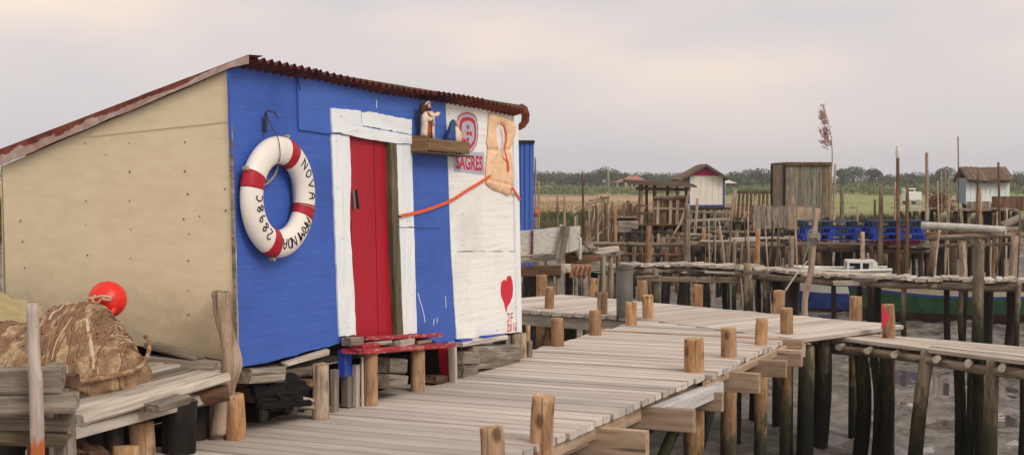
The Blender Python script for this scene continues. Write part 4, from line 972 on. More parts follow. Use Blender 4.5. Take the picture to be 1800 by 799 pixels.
for mi, (mm_, n_s) in enumerate((('net', 60), ('ropetan', 5), ('netdark', 40))):      # gathered strands of netting lying over the heap
    for (Mx_, sc3, mir) in ((NM, NR, 1), (frame(at(5, 655, 7.85), (ax_ - UP * .05).normalized(), UP), (.46, .42, .27), -1)):
        V_, F_ = [], []
        for q in range(n_s):
            x_ = R.uniform(-.93, .96); ph0 = R.uniform(0, 6); l0 = R.uniform(-190, -60) ; l1 = l0 + R.uniform(60, 190); P_ = []; rr_ = R.uniform(.004, .009) * (1 if mm_ != 'ropetan' else .8); sl = R.uniform(-.12, .12)
            for a_ in range(0, 22):
                lo = rad(-l0 + (l0 - l1) * a_ / 21 ); xx_ = max(-.985, min(.985, x_ + .05 * math.sin(lo * 2.3 + ph0) + sl * (lo - 1.5) + .03 * noise.noise(Vector((lo * 2, ph0, 0)))))
                s_ = math.sqrt(1 - xx_ * xx_); d_ = Vector((xx_, s_ * math.cos(lo), s_ * math.sin(lo))); k_ = netfn(d_ if mir > 0 else Vector((-d_.x, d_.y, d_.z))) * 1.004
                P_.append(Vector((d_.x * sc3[0], d_.y * sc3[1], d_.z * sc3[2])) * k_)
            base_ = len(V_)
            for a_, p_ in enumerate(P_):
                tg = (P_[min(a_ + 1, 21)] - P_[max(a_ - 1, 0)]).normalized(); nn_ = p_.normalized(); sd_ = tg.cross(nn_).normalized()
                for b_ in range(5): an = 2 * math.pi * b_ / 5; V_.append(p_ + (sd_ * math.cos(an) + nn_ * math.sin(an)) * rr_ * (1 + .3 * math.sin(a_ * 1.7 + q)))
            for a_ in range(21):
                for b_ in range(5): F_.append((base_ + a_ * 5 + b_, base_ + a_ * 5 + (b_ + 1) % 5, base_ + a_ * 5 + 5 + (b_ + 1) % 5, base_ + a_ * 5 + 5 + b_))
        tag(mk('net_strands', V_, F_, M[mm_], net, Mx_, smooth=True), kind='stuff')
rope('hem_rope', net, [at(120, 672, 7.45), at(180, 664, 7.6), at(235, 650, 7.75), at(258, 628, 7.95), at(262, 600, 8.1), at(255, 590, 8.2)], .013, M['net'], 6, 7)
for pts in ( ((135, 528), (150, 560), (160, 610), (162, 650)),):
    pp_ = []
    for (x, y) in pts:      # lay each fold rope on the heap surface
        best = None; o_ = NM.inverted() @ EYE; dv = (NM.inverted().to_3x3() @ ray(x, y)).normalized()
        for q in range(400):
            t_ = 6.3 + q * .008; p_ = o_ + dv * t_; e_ = Vector((p_.x / NR[0], p_.y / NR[1], p_.z / NR[2]))
            if e_.length <= netfn(e_.normalized()): best = p_; break
        if best is not None: pp_.append(NM @ best)
    if len(pp_) > 2: rope('fold_rope', net, pp_, .014, M['ropetan'] if R.random() < .4 else M['net'], 6, 6)
tv = []; tf = []; n_ = 24
for i in range(n_ + 1):
    for jn in range(n_ + 1):
        x = i / n_; y = jn / n_; a = at(-190 + 265 * x, 505 + 85 * y + 40 * x * (1 - y), 8.55 - .55 * y)
        a.z += .04 * noise.noise(Vector((x * 4, y * 4, 7))) + .02 * noise.noise(Vector((x * 11, y * 11, 7))) - .16 * max(0, x - .75) + .06; tv.append(a)
for i in range(n_):
    for jn in range(n_): a = i * (n_ + 1) + jn; tf.append((a, a + n_ + 1, a + n_ + 2, a + 1))
tp = mk('tarpaulin', tv, tf, M['tarp'], smooth=True); md = tp.modifiers.new('solid', 'SOLIDIFY'); md.thickness = .01
tag(tp, 'ochre tarpaulin lying over the nets at the far left', 'tarpaulin')
# red float
bc = at(189, 526, 8.28); br_ = 33.5 * 8.28 / F
flo = thing('red_float', 'round red fishing float with knotted rope resting on the nets', 'float', bc)
v, f = sphere_vf((0, 0, 0), (br_, br_, br_ * .97), 40, 24); mk('ball', v, f, M['ball'], flo, frame(bc, (1, 0, 0), UP), smooth=True)
log('lug', flo, [at(200, 542, 8.19), at(196, 552, 8.17)], [.02, .014], (M['ball'], M['ball']), seg=10)
rope('rope', flo, [at(150, 524, 8.16), at(165, 523, 8.15), at(178, 520, 8.14), at(194, 522, 8.15), at(192, 527, 8.15), at(178, 524, 8.14)], .007, M['ropetan'])
rope('rope', flo, [at(168, 518, 8.15), at(162, 527, 8.14), at(170, 532, 8.14), at(177, 526, 8.14)], .006, M['ropetan'])
rope('rope', flo, [at(174, 540, 8.14), at(184, 542, 8.13), at(190, 548, 8.13)], .007, M['ropetan'])
rope('rope', flo, [at(180, 538, 8.13), at(188, 544, 8.13), at(195, 552, 8.14)], .006, M['ropetan'])

# ------------------------------------------------------------------ right: narrow old walkway on wet piles
nw = thing('narrow_walkway', 'narrow bleached board walkway on dark leaning piles at lower right', 'walkway', Vector((4.3, 13.2, MUD)))
ZW = -.05
f0 = gz(1462, 592, ZW); f1 = gz(1850, 640, ZW); g0 = gz(1500, 583, ZW); g1 = gz(1850, 614, ZW)
for i in range(4):
    a0_, a1_ = i / 4, (i + 1) / 4
    for (s0, s1) in ((0, .47), (.475, 1.0)):
        L0 = f0.lerp(f1, s0); L1 = f0.lerp(f1, s1); K0 = g0.lerp(g1, s0); K1 = g0.lerp(g1, s1)
        q = [L0.lerp(K0, a0_ + .012), L1.lerp(K1, a0_ + .012), L1.lerp(K1, a1_ - .012), L0.lerp(K0, a1_ - .012)]
        c_ = sum(q, Vector()) / 4; Mx = frame(c_, q[1] - q[0], UP); Mi = Mx.inverted(); zz = R.uniform(-.006, .006)
        prism('plank', nw, Mx, rough([((Mi @ p_).x, (Mi @ p_).y) for p_ in q], .5, .008), -.035 + zz, zz, M['pale'])
for (o, z, r) in ((.06, -.12, .05), (.75, -.12, .05)):
    a = f0.lerp(g0, o); b = f1.lerp(g1, o); a.z = b.z = ZW + z
    log('rail_log', nw, [a, a.lerp(b, .35) + UP * .015, a.lerp(b, .7) - UP * .01, b], [r, r * .9, r], (M['midpost'], M['grey']), seg=9, n=4, j=.12)
for (t_, w) in ((.06, .05), (.2, .05), (.33, .05), (.52, .05), (.66, .05), (.8, .05)):
    a = f0.lerp(f1, t_) ; b = g0.lerp(g1, t_); d_ = (b - a).normalized(); log('bearer', nw, [a - d_ * .12 - UP * .075, b + d_ * .1 - UP * .075], [.035, .035], (M['midpost'], M['pale']), seg=8, n=3, j=.1)
for (px, yt, pxb, w, o) in ((1452, 598, 1440, 24, 'pile'), (1514, 616, 1512, 26, 'pile'), (1558, 612, 1556, 24, 'pile'), (1634, 616, 1608, 25, 'midpost'), (1688, 640, 1692, 20, 'pile'), (1712, 640, 1704, 17, 'pile'), (1748, 632, 1742, 25, 'midpost'), (1805, 640, 1800, 20, 'pile'), (1536, 620, 1540, 14, 'pile'), (1726, 640, 1722, 14, 'pile')):
    u = (px - 1462) / (1850 - 1462); P = f0.lerp(f1, max(-.02, u)).lerp(g0.lerp(g1, max(-.02, u)), .02 if o == 'midpost' or px == 1452 else .5); d = P.y
    zt_ = zat(yt, d) if px in (1452, 1634, 1748) else ZW - .09
    r = w * d / F / 2; xb = xat(pxb, d)
    log('pile', nw, [Vector((xb, d, MUD - .2)), Vector(((xb + P.x) / 2 + .02, d, (MUD + zt_) / 2)), Vector((xat(px, d), d, zt_))], [r * 1.08, r, r * .95], (M[o], M['grey']), seg=11, n=5, j=.09, capj=.012)

# ------------------------------------------------------------------ generic old walkways
def walkway(name, label, pts, width, z, pitch_, mat, piles, jw=.12, th=.05, beam=True, pile_m='midpost', side=None):
    t_ = thing(name, label, 'walkway', Vector((pts[0].x, pts[0].y, MUD)))
    for a, b in zip(pts, pts[1:]):
        d = b - a; L = d.length; d.normalize(); n_ = Vector((-d.y, d.x, 0)); x = 0
        while x < L:
            w = pitch_ * R.uniform(.7, 1.25); c_ = a + d * (x + w / 2) + UP * R.uniform(-.015, .02); o0 = R.uniform(-jw, jw); o1 = R.uniform(-jw, jw) * .6
            board('plank', t_, c_ + n_ * (-width / 2 + o0), c_ + n_ * (width / 2 + o1) + d * R.uniform(-.05, .05), w * .93, th * R.uniform(.7, 1.2), M[mat], c=.006, j=.012)
            x += w
        if beam:
            for o in (-width * .36, width * .36):
                log('bearer', t_, [a + n_ * o - UP * .10 - d * .1, a.lerp(b, .5) + n_ * o - UP * .115, b + n_ * o - UP * .10 + d * .1], [.055, .06, .05], (M['midpost'], M['grey']), seg=8, n=3, j=.12)
    for (px, yt, w, d, m) in piles:
        p = at(px, yt, d); r = w * d / F / 2
        log('pile', t_, [Vector((p.x + R.uniform(-.08, .08), d, min(ground_h(p.x, d), p.z - .4) - .25)), Vector((p.x + R.uniform(-.04, .04), d, (p.z + MUD) / 2)), p], [r * 1.1, r, r * .92], (M[m], M['grey']), seg=9, n=4, j=.12, capj=.015)
    return t_
Z2 = -.10
w2 = [gz(1052, 466, Z2), gz(1190, 464, Z2), gz(1300, 469, Z2), gz(1420, 479, Z2), gz(1530, 486, Z2), gz(1640, 489, Z2), gz(1860, 493, Z2)]
p2 = [(1060, 470, 10, 26.5, 'midpost'), (1074, 468, 8, 26.3, 'midpost'), (1152, 472, 11, 26.0, 'midpost'), (1172, 478, 16, 26.6, 'dark'), (1205, 478, 22, 26.4, 'dark'), (1236, 476, 22, 26.2, 'dark'), (1276, 476, 10, 26.5, 'dark'),
      (1314, 462, 15, 25.4, 'midpost'), (1346, 472, 13, 25.4, 'midpost'), (1332, 480, 9, 26.0, 'dark'), (1372, 478, 30, 25.8, 'dark'), (1398, 482, 20, 25.2, 'dark'), (1466, 490, 9, 24.0, 'dark'), (1512, 494, 12, 24.4, 'dark'), (1530, 496, 18, 24.2, 'midpost'), (1543, 496, 12, 24, 'dark'),
      (1590, 492, 10, 23.3, 'midpost'), (1664, 494, 11, 23.6, 'dark'), (1692, 494, 11, 23.2, 'midpost'), (1700, 494, 8, 23.9, 'dark'), (1738, 496, 20, 23.6, 'dark'), (1722, 424, 19, 22.5, 'midpost'), (1776, 496, 15, 23.2, 'dark'), (1792, 498, 9, 22.6, 'midpost')]
wk2 = walkway('old_walkway', 'bleached crooked plank walkway crossing the mud behind the landing', w2, .62, Z2, .15, 'pale', p2)
for (x0, y0, x1, y1, d, h_, m) in ((1120, 490, 1300, 492, 26, .10, 'midpost'), (1120, 487, 1160, 486, 25.9, .05, 'grey'), (1310, 479, 1350, 478, 25.3, .07, 'grey'), (1465, 497, 1800, 499, 23.6, .075, 'pale'), (1500, 490, 1540, 491, 23.4, .06, 'grey'), (1240, 478, 1290, 480, 25.8, .04, 'pale')):
    board('side_beam', wk2, at(x0, y0, d), at(x1, y1, d - .4), .06, h_, M[m], c=.01, j=.014)
# log landing at the left of that walkway, under the white boards
wb = thing('white_board_landing', 'landing walled with peeling white boards beside the blue shed', 'landing', Vector((.8, 20.5, MUD)))
dwb = 21.0
def wpt(px, py, d=dwb): return at(px, py, d)
tops_ = [(905, 406), (933, 404), (984, 399), (1000, 398), (1021, 397)]; bots_ = [(905, 456), (933, 453), (984, 446), (1000, 443), (1019, 437)]
for i in range(4):
    q = [wpt(*bots_[i]), wpt(*bots_[i + 1]), wpt(*tops_[i + 1]), wpt(*tops_[i])]; c_ = wpt(*bots_[i]); Mx = frame(c_, (1, 0, 0), (0, -1, 0)); Mi = Mx.inverted()
    prism('white_board', wb, Mx, rough([((Mi @ p_).x + (.006 if k_ in (0, 3) else -.006), (Mi @ p_).y) for k_, p_ in enumerate(q)], .12, .006), -.03, .0, M['oldwhite'])
board('brace_post', wb, wpt(983, 456, dwb - .05), wpt(994, 398, dwb - .05), .14, .05, M['grey'], up=(0, -1, 0), c=.006, j=.008)
board('brace_post', wb, wpt(992, 420, dwb - .02), wpt(996, 398, dwb - .02), .05, .04, M['brown'], up=(0, -1, 0), c=.006, j=.008)
board('corner_iron', wb, wpt(935, 452, dwb - .03), wpt(936, 405, dwb - .03), .03, .02, M['rust'], up=(0, -1, 0), c=.003, j=.006)
board('end_board', wb, wpt(1021, 437, dwb), wpt(1021, 437, dwb) + Vector((-.25, 1.6, .0)) + UP * .15, .03, .32, M['oldwhite'], c=.004)
for (x0, y0, x1, y1, d0, d1, w, h_, m) in ((905, 459, 1086, 437, dwb - .1, dwb + .9, .10, .09, 'pale'), (905, 452, 1040, 440, dwb - .3, dwb + .4, .06, .03, 'grey'), (905, 476, 985, 475, dwb - .2, dwb - .2, .1, .16, 'brown'), (985, 472, 1060, 467, dwb - .2, 22.5, .14, .13, 'pale'), (1040, 450, 1090, 444, dwb + .4, dwb + 1.2, .14, .06, 'grey'), (1000, 456, 1050, 452, dwb + .2, dwb + .5, .2, .12, 'brown')):
    board('plank', wb, at(x0, y0, d0), at(x1, y1, d1), w, h_, M[m], c=.01, j=.012)
for i in range(9):
    a = at(908 + i * 17, 455 - i * 2, dwb + .3); board('plank', wb, a, a + Vector((0, 1.5, 0)), .13, .04, M['grey'], c=.006, j=.01)
for (px, yt, w, d, m) in ((968, 478, 11, dwb - .1, 'midpost'), (981, 478, 9, dwb - .15, 'midpost'), (1011, 478, 4, dwb, 'midpost'), (1026, 474, 8, dwb + .1, 'midpost'), (938, 480, 40, dwb + .6, 'dark'), (1000, 474, 14, dwb + .9, 'dark'), (1044, 474, 14, dwb + 1.2, 'dark'), (1060, 450, 9, dwb + .6, 'midpost'), (1074, 446, 9, dwb + .9, 'midpost'), (1087, 440, 8, dwb + 1.3, 'midpost')):
    p = at(px, yt, d); r = w * d / F / 2; log('pile', wb, [Vector((p.x + R.uniform(-.05, .05), d, MUD - .2)), p], [r * 1.1, r], (M[m], M['grey']), seg=9, n=5, j=.1)
# brown rag over the log
rv = []; rf = []; n_ = 16
for i in range(n_ + 1):
    for jn in range(7):
        x = 1004 + 36 * i / n_ + 2 * math.sin(jn); yy_ = 465 + jn * (3.2 + 1.6 * noise.noise(Vector((i * .45, 0, 2))) + (.9 if i % 5 < 2 else -.2)); rv.append(at(x, yy_, dwb - .33 - .03 * math.sin(i * 1.7) + (.1 if jn == 0 else 0)))
for i in range(n_):
    for jn in range(6): a = i * 7 + jn; rf.append((a, a + 7, a + 8, a + 1))
rg = mk('brown_rag', rv, rf, M['cloth'], smooth=True); md = rg.modifiers.new('solid', 'SOLIDIFY'); md.thickness = .015; tag(rg, 'brown rag draped over a log rail below the white boards', 'rag')
rp_ = rope('green_rope', None, [at(1032, 472, 21.8), at(1045, 478, 21.9), at(1058, 478, 22), at(1068, 468, 22.2), at(1073, 480, 22.2), at(1070, 500, 22.2)], .02, plain('green_rope_fibre', (104, 128, 108), .9)); tag(rp_, 'slack green rope looped round a pile left of the old walkway', 'rope')
# blue shed behind the hut
bs = thing('blue_shed', 'narrow blue ribbed metal shed showing behind the hut corner', 'shed', Vector((.0, 27, 0)))
db = 26.5; xr = xat(938, db); zt_ = zat(252, db); x = xr; i = 0
while x > xr - 1.4:
    w = .085; board('wall_rib', bs, Vector((x - w / 2, db, -.1)), Vector((x - w / 2, db, zt_)), w - .006, .05 if i % 2 else .025, M['pallet'] if False else M['blue2'], up=(0, -1, 0), c=.012, j=0); x -= w; i += 1
board('back_panel', bs, Vector((xr - .72, db + .03, -.1)), Vector((xr - .72, db + .03, zt_)), 1.4, .02, M['blue2'], up=(0, -1, 0), c=0, j=0)
board('wall', bs, Vector((xr - .01, db + .04, zt_ / 2 - .05)), Vector((xr - .01, db + 1.3, zt_ / 2 - .05)), .03, zt_ + .1, M['blue2'], up=UP, c=.0, j=0)
board('roof', bs, Vector((xr - .7, db - .06, zt_ + .03)), Vector((xr - .7, db + 1.4, zt_ + .0)), 1.44, .05, M['dot_dark'], c=.006, j=.004)

# ------------------------------------------------------------------ third walkway with blue pallets
Z3 = -.02
w3 = [at(1395, 424, 33.5), at(1500, 424, 33.2), at(1640, 424, 32.5)]
for q in w3: q.z = Z3 - .0
p3 = [(x, 432 + R.uniform(-2, 6), R.uniform(6, 11), R.uniform(32, 35), R.choice(['midpost', 'dark', 'dark', 'midpost', 'brown'])) for x in range(1400, 1650, 12)]
wk3 = walkway('pallet_walkway', 'far plank walkway carrying the stacked blue pallets', w3, .9, Z3, .16, 'grey', p3)
for (x0, y0, x1, y1, d, h_, m) in ((1395, 434, 1660, 436, 32.6, .09, 'brown'), (1400, 427, 1640, 429, 32.4, .05, 'grey')):
    board('side_beam', wk3, at(x0, y0, d), at(x1, y1, d), .05, h_, M[m], c=.008, j=.012)
log3 = thing('log_walkway', 'long log rail walkway on thin posts before the open shelter', 'walkway', Vector((4, 33.8, MUD)))
for (x0, y0, x1, y1, d, r, m) in ((1026, 427, 1100, 429, 33.5, .055, 'midpost'), (1100, 429, 1206, 429, 33.6, .06, 'midpost'), (1206, 428, 1380, 432, 33.8, .06, 'midpost'), (1230, 424, 1330, 422, 33.7, .035, 'pale'), (1280, 420, 1390, 419, 34, .035, 'pale'), (1205, 440, 1300, 446, 35, .12, 'dark'), (1085, 446, 1200, 448, 35, .05, 'brown')):
    a = at(x0, y0, d); b = at(x1, y1, d); log('rail_log', log3, [a, a.lerp(b, .5) + UP * R.uniform(-.03, .03), b], [r, r * .95, r * .9], (M[m], M['grey']), seg=8, n=4, j=.12)
for x in list(range(1085, 1400, 15)):
    p = at(x + R.uniform(-5, 5), R.uniform(428, 436), R.uniform(33.5, 36)); r = R.uniform(4, 9) * p.y / F / 2
    log('pile', log3, [Vector((p.x + R.uniform(-.15, .15), p.y, MUD - .2)), p], [r * 1.1, r], (M[R.choice(['dark', 'midpost', 'dark', 'brown'])], M['grey']), seg=8, n=4, j=.1)
# six pallets in two stacks
def make_pallet(name, label, c_, L, Wd, H, m, rot, group='blue pallets stacked on the far walkway'):
    t_ = thing(name, label, 'pallet', c_, group); ca, sa = math.cos(rot), math.sin(rot)
    def q(x, y, z): return Vector((c_.x + x * ca - y * sa, c_.y + x * sa + y * ca, c_.z + z))
    for i in range(5):
        y = -Wd / 2 + .06 + i * (Wd - .12) / 4; board('deck_board', t_, q(-L / 2, y, H - .011), q(L / 2, y, H - .011), .11, .022, M[m], c=.003, j=.004)
    for i in range(3):
        x = (-L / 2 + .07) + i * (L / 2 - .07)
        for k_ in range(3):
            y = -Wd / 2 + .06 + k_ * (Wd - .12) / 2; board('block', t_, q(x - .06, y, H * .48), q(x + .06, y, H * .48), .1, H * .66, M[m], c=.004, j=.004)
    for k_ in range(3):
        y = -Wd / 2 + .06 + k_ * (Wd - .12) / 2; board('bottom_board', t_, q(-L / 2, y, .011), q(L / 2, y, .011), .1, .022, M[m], c=.003, j=.004)
    return t_
lv = ('bottom', 'middle', 'top')
for (px, nm, rt) in ((1456, 'left', -.03), (1573, 'right', .02)):
    d = 33.0 if nm == 'left' else 32.6
    for i in range(3):
        Hh = .148; zz = zat(421, d) + i * Hh
        c_ = Vector((xat(px, d) + (.03 if i == 1 else -.02) * (1 if nm == 'left' else -1), d, zz + .001))
        make_pallet('wooden_pallet', ('dark blue' if i == 2 else 'bright blue') + ' wooden pallet, %s one of the %s stack on the far walkway' % (lv[i], nm), c_, 1.27, .85, Hh - .002, 'pallet_dark' if i == 2 else 'pallet', rt)
for (px, d) in ((1436, 33.0), (1520, 33.2), (1556, 32.6), (1600, 32.6)):
    a = at(px, 424.5, d); blk('packing_block', wk3, a - Vector((.16, 0, 0)), a + Vector((.16, 0, 0)), .5, .07, M['redworn'] if px != 1520 else M['grey'], c=.006)
# pale beam on trestle, right
tb = log('pale_beam', None, [at(1620, 396, 31), at(1690, 399, 30.6), at(1768, 404, 30)], [.085, .08, .075], (M['oldwhite'], M['pale']), seg=10, n=4, j=.05); tag(tb, 'long whitish beam lying across the trestle right of the pallets', 'beam')
tr = thing('trestle_walkway', 'brown pole trestle carrying the whitish beam at far right', 'trestle', Vector((xat(1700, 30.5), 30.5, MUD)))
for (x0, y0, x1, y1, d, r, m) in ((1625, 411, 1790, 406, 30.8, .05, 'brown'), (1630, 418, 1800, 412, 30.3, .06, 'midpost'), (1650, 432, 1800, 428, 30.5, .045, 'midpost'), (1740, 404, 1790, 402, 31, .06, 'grey'), (1760, 398, 1800, 380, 33, .09, 'grey')):
    log('rail_log', tr, [at(x0, y0, d), at(x1, y1, d)], [r, r * .9], (M[m], M['grey']), seg=8, n=5, j=.12)
for (px, yt, w, d, m) in ((1690, 416, 13, 30.4, 'drift'), (1676, 430, 12, 31, 'midpost'), (1783, 414, 14, 30.2, 'drift'), (1706, 430, 8, 31, 'dark'), (1655, 420, 10, 31, 'dark'), (1760, 428, 10, 31, 'dark'), (1736, 425, 7, 31.5, 'dark'), (1640, 424, 9, 31.5, 'midpost')):
    p = at(px, yt, d); r = w * d / F / 2; log('pile', tr, [Vector((p.x + R.uniform(-.1, .1), d, MUD - .2)), p], [r * 1.1, r], (M[m], M['grey']), seg=9, n=5, j=.12)

for (nm_, lab_, xa, xb, da, db_, ya, yb_, npile) in (('ruined_jetty', 'dark tangle of old stilts under the open shelter and cream hut', 1085, 1300, 37, 44, 402, 424, 46), ('ruined_jetty', 'dark tangle of old stilts below crates and pallets', 1290, 1440, 36, 42, 404, 428, 34), ('ruined_jetty', 'dark tangle of old stilts behind the pallets and whitish beam', 1440, 1810, 36, 44, 396, 424, 62)):
    t_ = thing(nm_, lab_, 'jetty', at((xa + xb) / 2, 430, da))
    for i in range(npile):
        p = at(R.uniform(xa, xb), R.uniform(ya, yb_), R.uniform(da, db_)); r = R.uniform(4, 9) * p.y / F / 2
        log('pile', t_, [Vector((p.x + R.uniform(-.25, .25), p.y, MUD - .3)), p], [r * 1.15, r], (M[R.choice(['dark', 'dark', 'midpost', 'brown'])], M['grey']), seg=7, n=3, j=.1)
    for i in range(9):
        x0_ = R.uniform(xa, xb - 60); y0_ = R.uniform(ya + 2, yb_ + 8); d0_ = R.uniform(da, db_)
        log('rail', t_, [at(x0_, y0_, d0_), at(x0_ + R.uniform(40, 110), y0_ + R.uniform(-5, 5), d0_ + R.uniform(-.6, .6))], [.06, .05], (M[R.choice(['dark', 'grey', 'midpost'])], M['grey']), seg=7, n=3, j=.1)
# ------------------------------------------------------------------ lone posts and poles
def pole(name, label, px, yt, w, d, m, pxb=None, base=None, group=None, bend=0.0, cap=None, yb=None):
    p = at(px, yt, d); r = w * d / F / 2; xb = xat(pxb if pxb is not None else px, d); zb_ = (zat(yb, d) if yb else ground_h(xb, d) - .2) if base is None else base
    o = log(name, None, [Vector((xb, d, zb_)), Vector(((xb + p.x) / 2 + bend, d, (zb_ + p.z) / 2)), p], [r * 1.12, r, r * .8], (M[m], M[cap] if cap else M['grey']), seg=8, n=4, j=.08)
    return tag(o, label, 'post' if w > 6 else 'pole', group)
pole('mooring_post', 'orange-brown squared post standing behind the old walkway near the pipe', 1141, 397, 13, 28, 'post', 1138)
pole('mooring_post', 'tall grey post standing between the shelter and the cream hut', 1208, 358, 13, 29, 'midpost')
pole('mooring_post', 'short tan post just right of the tall grey post', 1237, 399, 8, 34.5, 'post')
pole('mooring_post', 'crooked bright orange-brown post in front of the slatted gate', 1333, 401, 10, 29, 'post', 1337, bend=-.05)
pole('mooring_post', 'thin forked grey post left of the orange-brown one', 1291, 420, 8, 29.5, 'midpost')
pole('mooring_post', 'stout grey squared post beside the blue pallets', 1391, 415, 12, 30, 'midpost', 1390)
pole('mooring_post', 'pale post in the gap between the two pallet stacks', 1516, 407, 9, 31, 'drift', 1520)
pole('mooring_post', 'brown split post crossing the right pallet stack', 1549, 325, 9, 31.8, 'midpost', 1548)
pole('mooring_pole', 'tall brown pole with white painted tip above the right pallets', 1578, 258, 7, 31.5, 'brown', 1582)
pole('mooring_post', 'blunt brown post just right of the white-tipped pole', 1595, 326, 8, 32.2, 'brown')
pole('mooring_pole', 'tall tapering brown pole left of the pale blue shed', 1629, 268, 7, 34, 'drift', 1632)
pole('mooring_pole', 'very thin tall bent stick rising above the brush heap', 1684, 240, 2.6, 34, 'brown', 1678, bend=.06)
pole('mooring_pole', 'dark straight pole before the right part of the pale blue shed', 1755, 285, 5, 34, 'brown', 1762)
pole('mooring_pole', 'slim brown pole before the left part of the pale blue shed', 1720, 297, 4.5, 34, 'brown', 1712)
pole('mooring_pole', 'short ochre pole beside the slim one at the pale blue shed', 1723, 330, 6, 33, 'post')
pole('mooring_pole', 'stick standing right beside the plume reed', 1468, 288, 5, 47, 'drift', 1464)
pole('mooring_post', 'flat grey post on the green meadow edge', 1480, 330, 9, 46, 'midpost')
pole('mooring_pole', 'slim dark stake left of the brown split post', 1538, 350, 5, 40, 'brown')
pole('mooring_pole', 'leaning light stake before the green meadow', 1508, 358, 4, 40, 'drift', 1506)
pole('mooring_pole', 'light stick close beside the white-tipped pole', 1574, 320, 4, 33, 'drift')
pole('mooring_pole', 'tall thin pole at left of the stick bundle', 1024, 302, 4.5, 36, 'brown', 1028)
pole('mooring_pole', 'tall pale pole behind the stick bundle', 1069, 298, 5, 36, 'reedstem', 1070)
pole('mooring_post', 'rust-brown post right of the stick bundle', 1081, 365, 8, 35, 'post', 1083)
pole('mooring_pole', 'tall thin pole next to the blue shed', 941, 276, 3.5, 29, 'drift', 943)
pole('mooring_pole', 'shorter pole next to the blue shed', 947, 318, 4, 29, 'drift', 948)
pole('mooring_pole', 'bare pole over the white boards, left one', 980, 343, 4, 31, 'midpost', 983)
pole('mooring_pole', 'pale pole over the white boards, right one', 992, 341, 4.5, 31, 'drift', 994)
pole('mooring_pole', 'stub of pole far behind the white boards', 1011, 380, 4, 33, 'drift')
pole('mooring_pole', 'leaning pole standing against the cream hut corner', 1226, 348, 6, 40, 'drift', 1214)
pole('mooring_pole', 'long thin white stick in front of the grey boxes', 1342, 358, 3, 30, 'drift', 1358)
pole('mooring_pole', 'pale stick leaning at the slatted gate', 1328, 345, 4, 38, 'drift', 1322)
pole('mooring_pole', 'thin crooked stick left of the roped branch', 1394, 345, 4, 31, 'drift', 1404, bend=.03)
pole('mooring_pole', 'thin upright stick before the slatted gate', 1315, 380, 4, 31, 'drift', 1318)
for i, (x, y, w, d) in enumerate(((1655, 300, 2.2, 36), (1662, 296, 2.0, 36.3), (1668, 310, 2.2, 36.1), (1674, 300, 2, 35.8), (1690, 365, 4, 35), (1752, 372, 4, 33), (1770, 365, 4, 33), (1648, 318, 3, 37))):
    pole('thin_stick', 'thin bare stick among those before the brush heap and pale shed', x, y, w, d, 'drift', x + R.uniform(-14, 14), group='thin sticks before the brush heap')
for i in range(13):
    x = 1032 + i * 3.6 + R.uniform(-2, 2); pole('bundle_stick', 'upright stick of the bundle behind the log rail', x, R.uniform(352, 392), R.uniform(2.6, 5), 35 + R.uniform(-.6, .6), R.choice(['drift', 'brown', 'midpost', 'drift']), x + R.uniform(-7, 7), group='stick bundle behind the log rail')
for (a, b) in (((1046, 402), (1062, 340)), ((1050, 404), (1068, 338)), ((1036, 352), (1070, 346)), ((1040, 405), (1050, 342)), ((1030, 358), (1062, 352)), ((1028, 430), (1072, 396)), ((1056, 346), (1074, 344))):
    o = log('bundle_stick', None, [at(*a, 35), at(*b, 35.2)], [.03, .022], (M['drift'], M['grey']), seg=7, n=3); tag(o, 'slanting stick leaning in the bundle behind the log rail', 'pole', 'slanting sticks in the bundle')
for i, (xa, xb, n_) in enumerate(((1230, 1460, 14), (1640, 1795, 9), (950, 1020, 4))):
    for k_ in range(n_):
        x = R.uniform(xa, xb); pole('crooked_stake', ('thin crooked stake in the mud before the crates and gate', 'thin crooked stake in the mud by the trestle', 'thin crooked stake behind the white boards')[i], x, R.uniform(372, 425), R.uniform(2.4, 4.5), R.uniform(29, 35), R.choice(['drift', 'midpost', 'brown']), x + R.uniform(-16, 16), group=('stakes before the crates and gate', 'stakes by the trestle', 'stakes behind the white boards')[i], bend=R.uniform(-.12, .12))
v, f = sphere_vf((0, 0, 0), (.05, .05, .17), 12, 8); wt = mk('white_tip', v, f, M['hullwhite'], None, frame(at(1578, 268, 31.5), (1, 0, 0), UP), smooth=True)
for o in bpy.data.objects:
    if o.get('label', '').startswith('tall brown pole with white'): wt.parent = o; wt.matrix_parent_inverse = W[o.name].inverted()
# crooked branch post with rope
br1 = thing('crooked_branch_post', 'crooked barked branch post with a rope coil at the walkway edge', 'post', at(1415, 560, 22))
log('branch', br1, [Vector((xat(1424, 22.3), 22.3, MUD - .2)), at(1414, 545, 22.3), at(1418, 508, 22.3), at(1426, 470, 22.3), at(1430, 420, 22.3), at(1437, 366, 22.3)], [.06, .05, .05, .048, .044, .04], (M['drift'], M['pale']), seg=9, n=4, j=.12)
log('rope_coil', br1, [at(1430 + 10 * math.cos(a), 410 + 9 * math.sin(a) + a * .8, 22.2 + .06 * math.sin(a)) for a in [q * .5 for q in range(0, 40)]], [.014, .014], (M['rope'], M['rope']), seg=5, n=1, curve=False)
log('rope_tail', br1, [at(1424, 415, 22.2), at(1418, 440, 22.2), at(1412, 462, 22.2)], [.013, .013], (plain('faded_green_rope', (120, 140, 120), .9),) * 2, seg=5, n=4)
ln = rope('mooring_line', None, [at(1380, 511, 17.8), at(1400, 482, 20), at(1420, 458, 22.2)], .012, M['rope']); tag(ln, 'taut mooring line from a landing post up to the branch post', 'rope')
log('twig', br1, [at(1421, 530, 22.4), at(1427, 514, 22.4)], [.012, .008], (M['dark'],) * 2, seg=6)
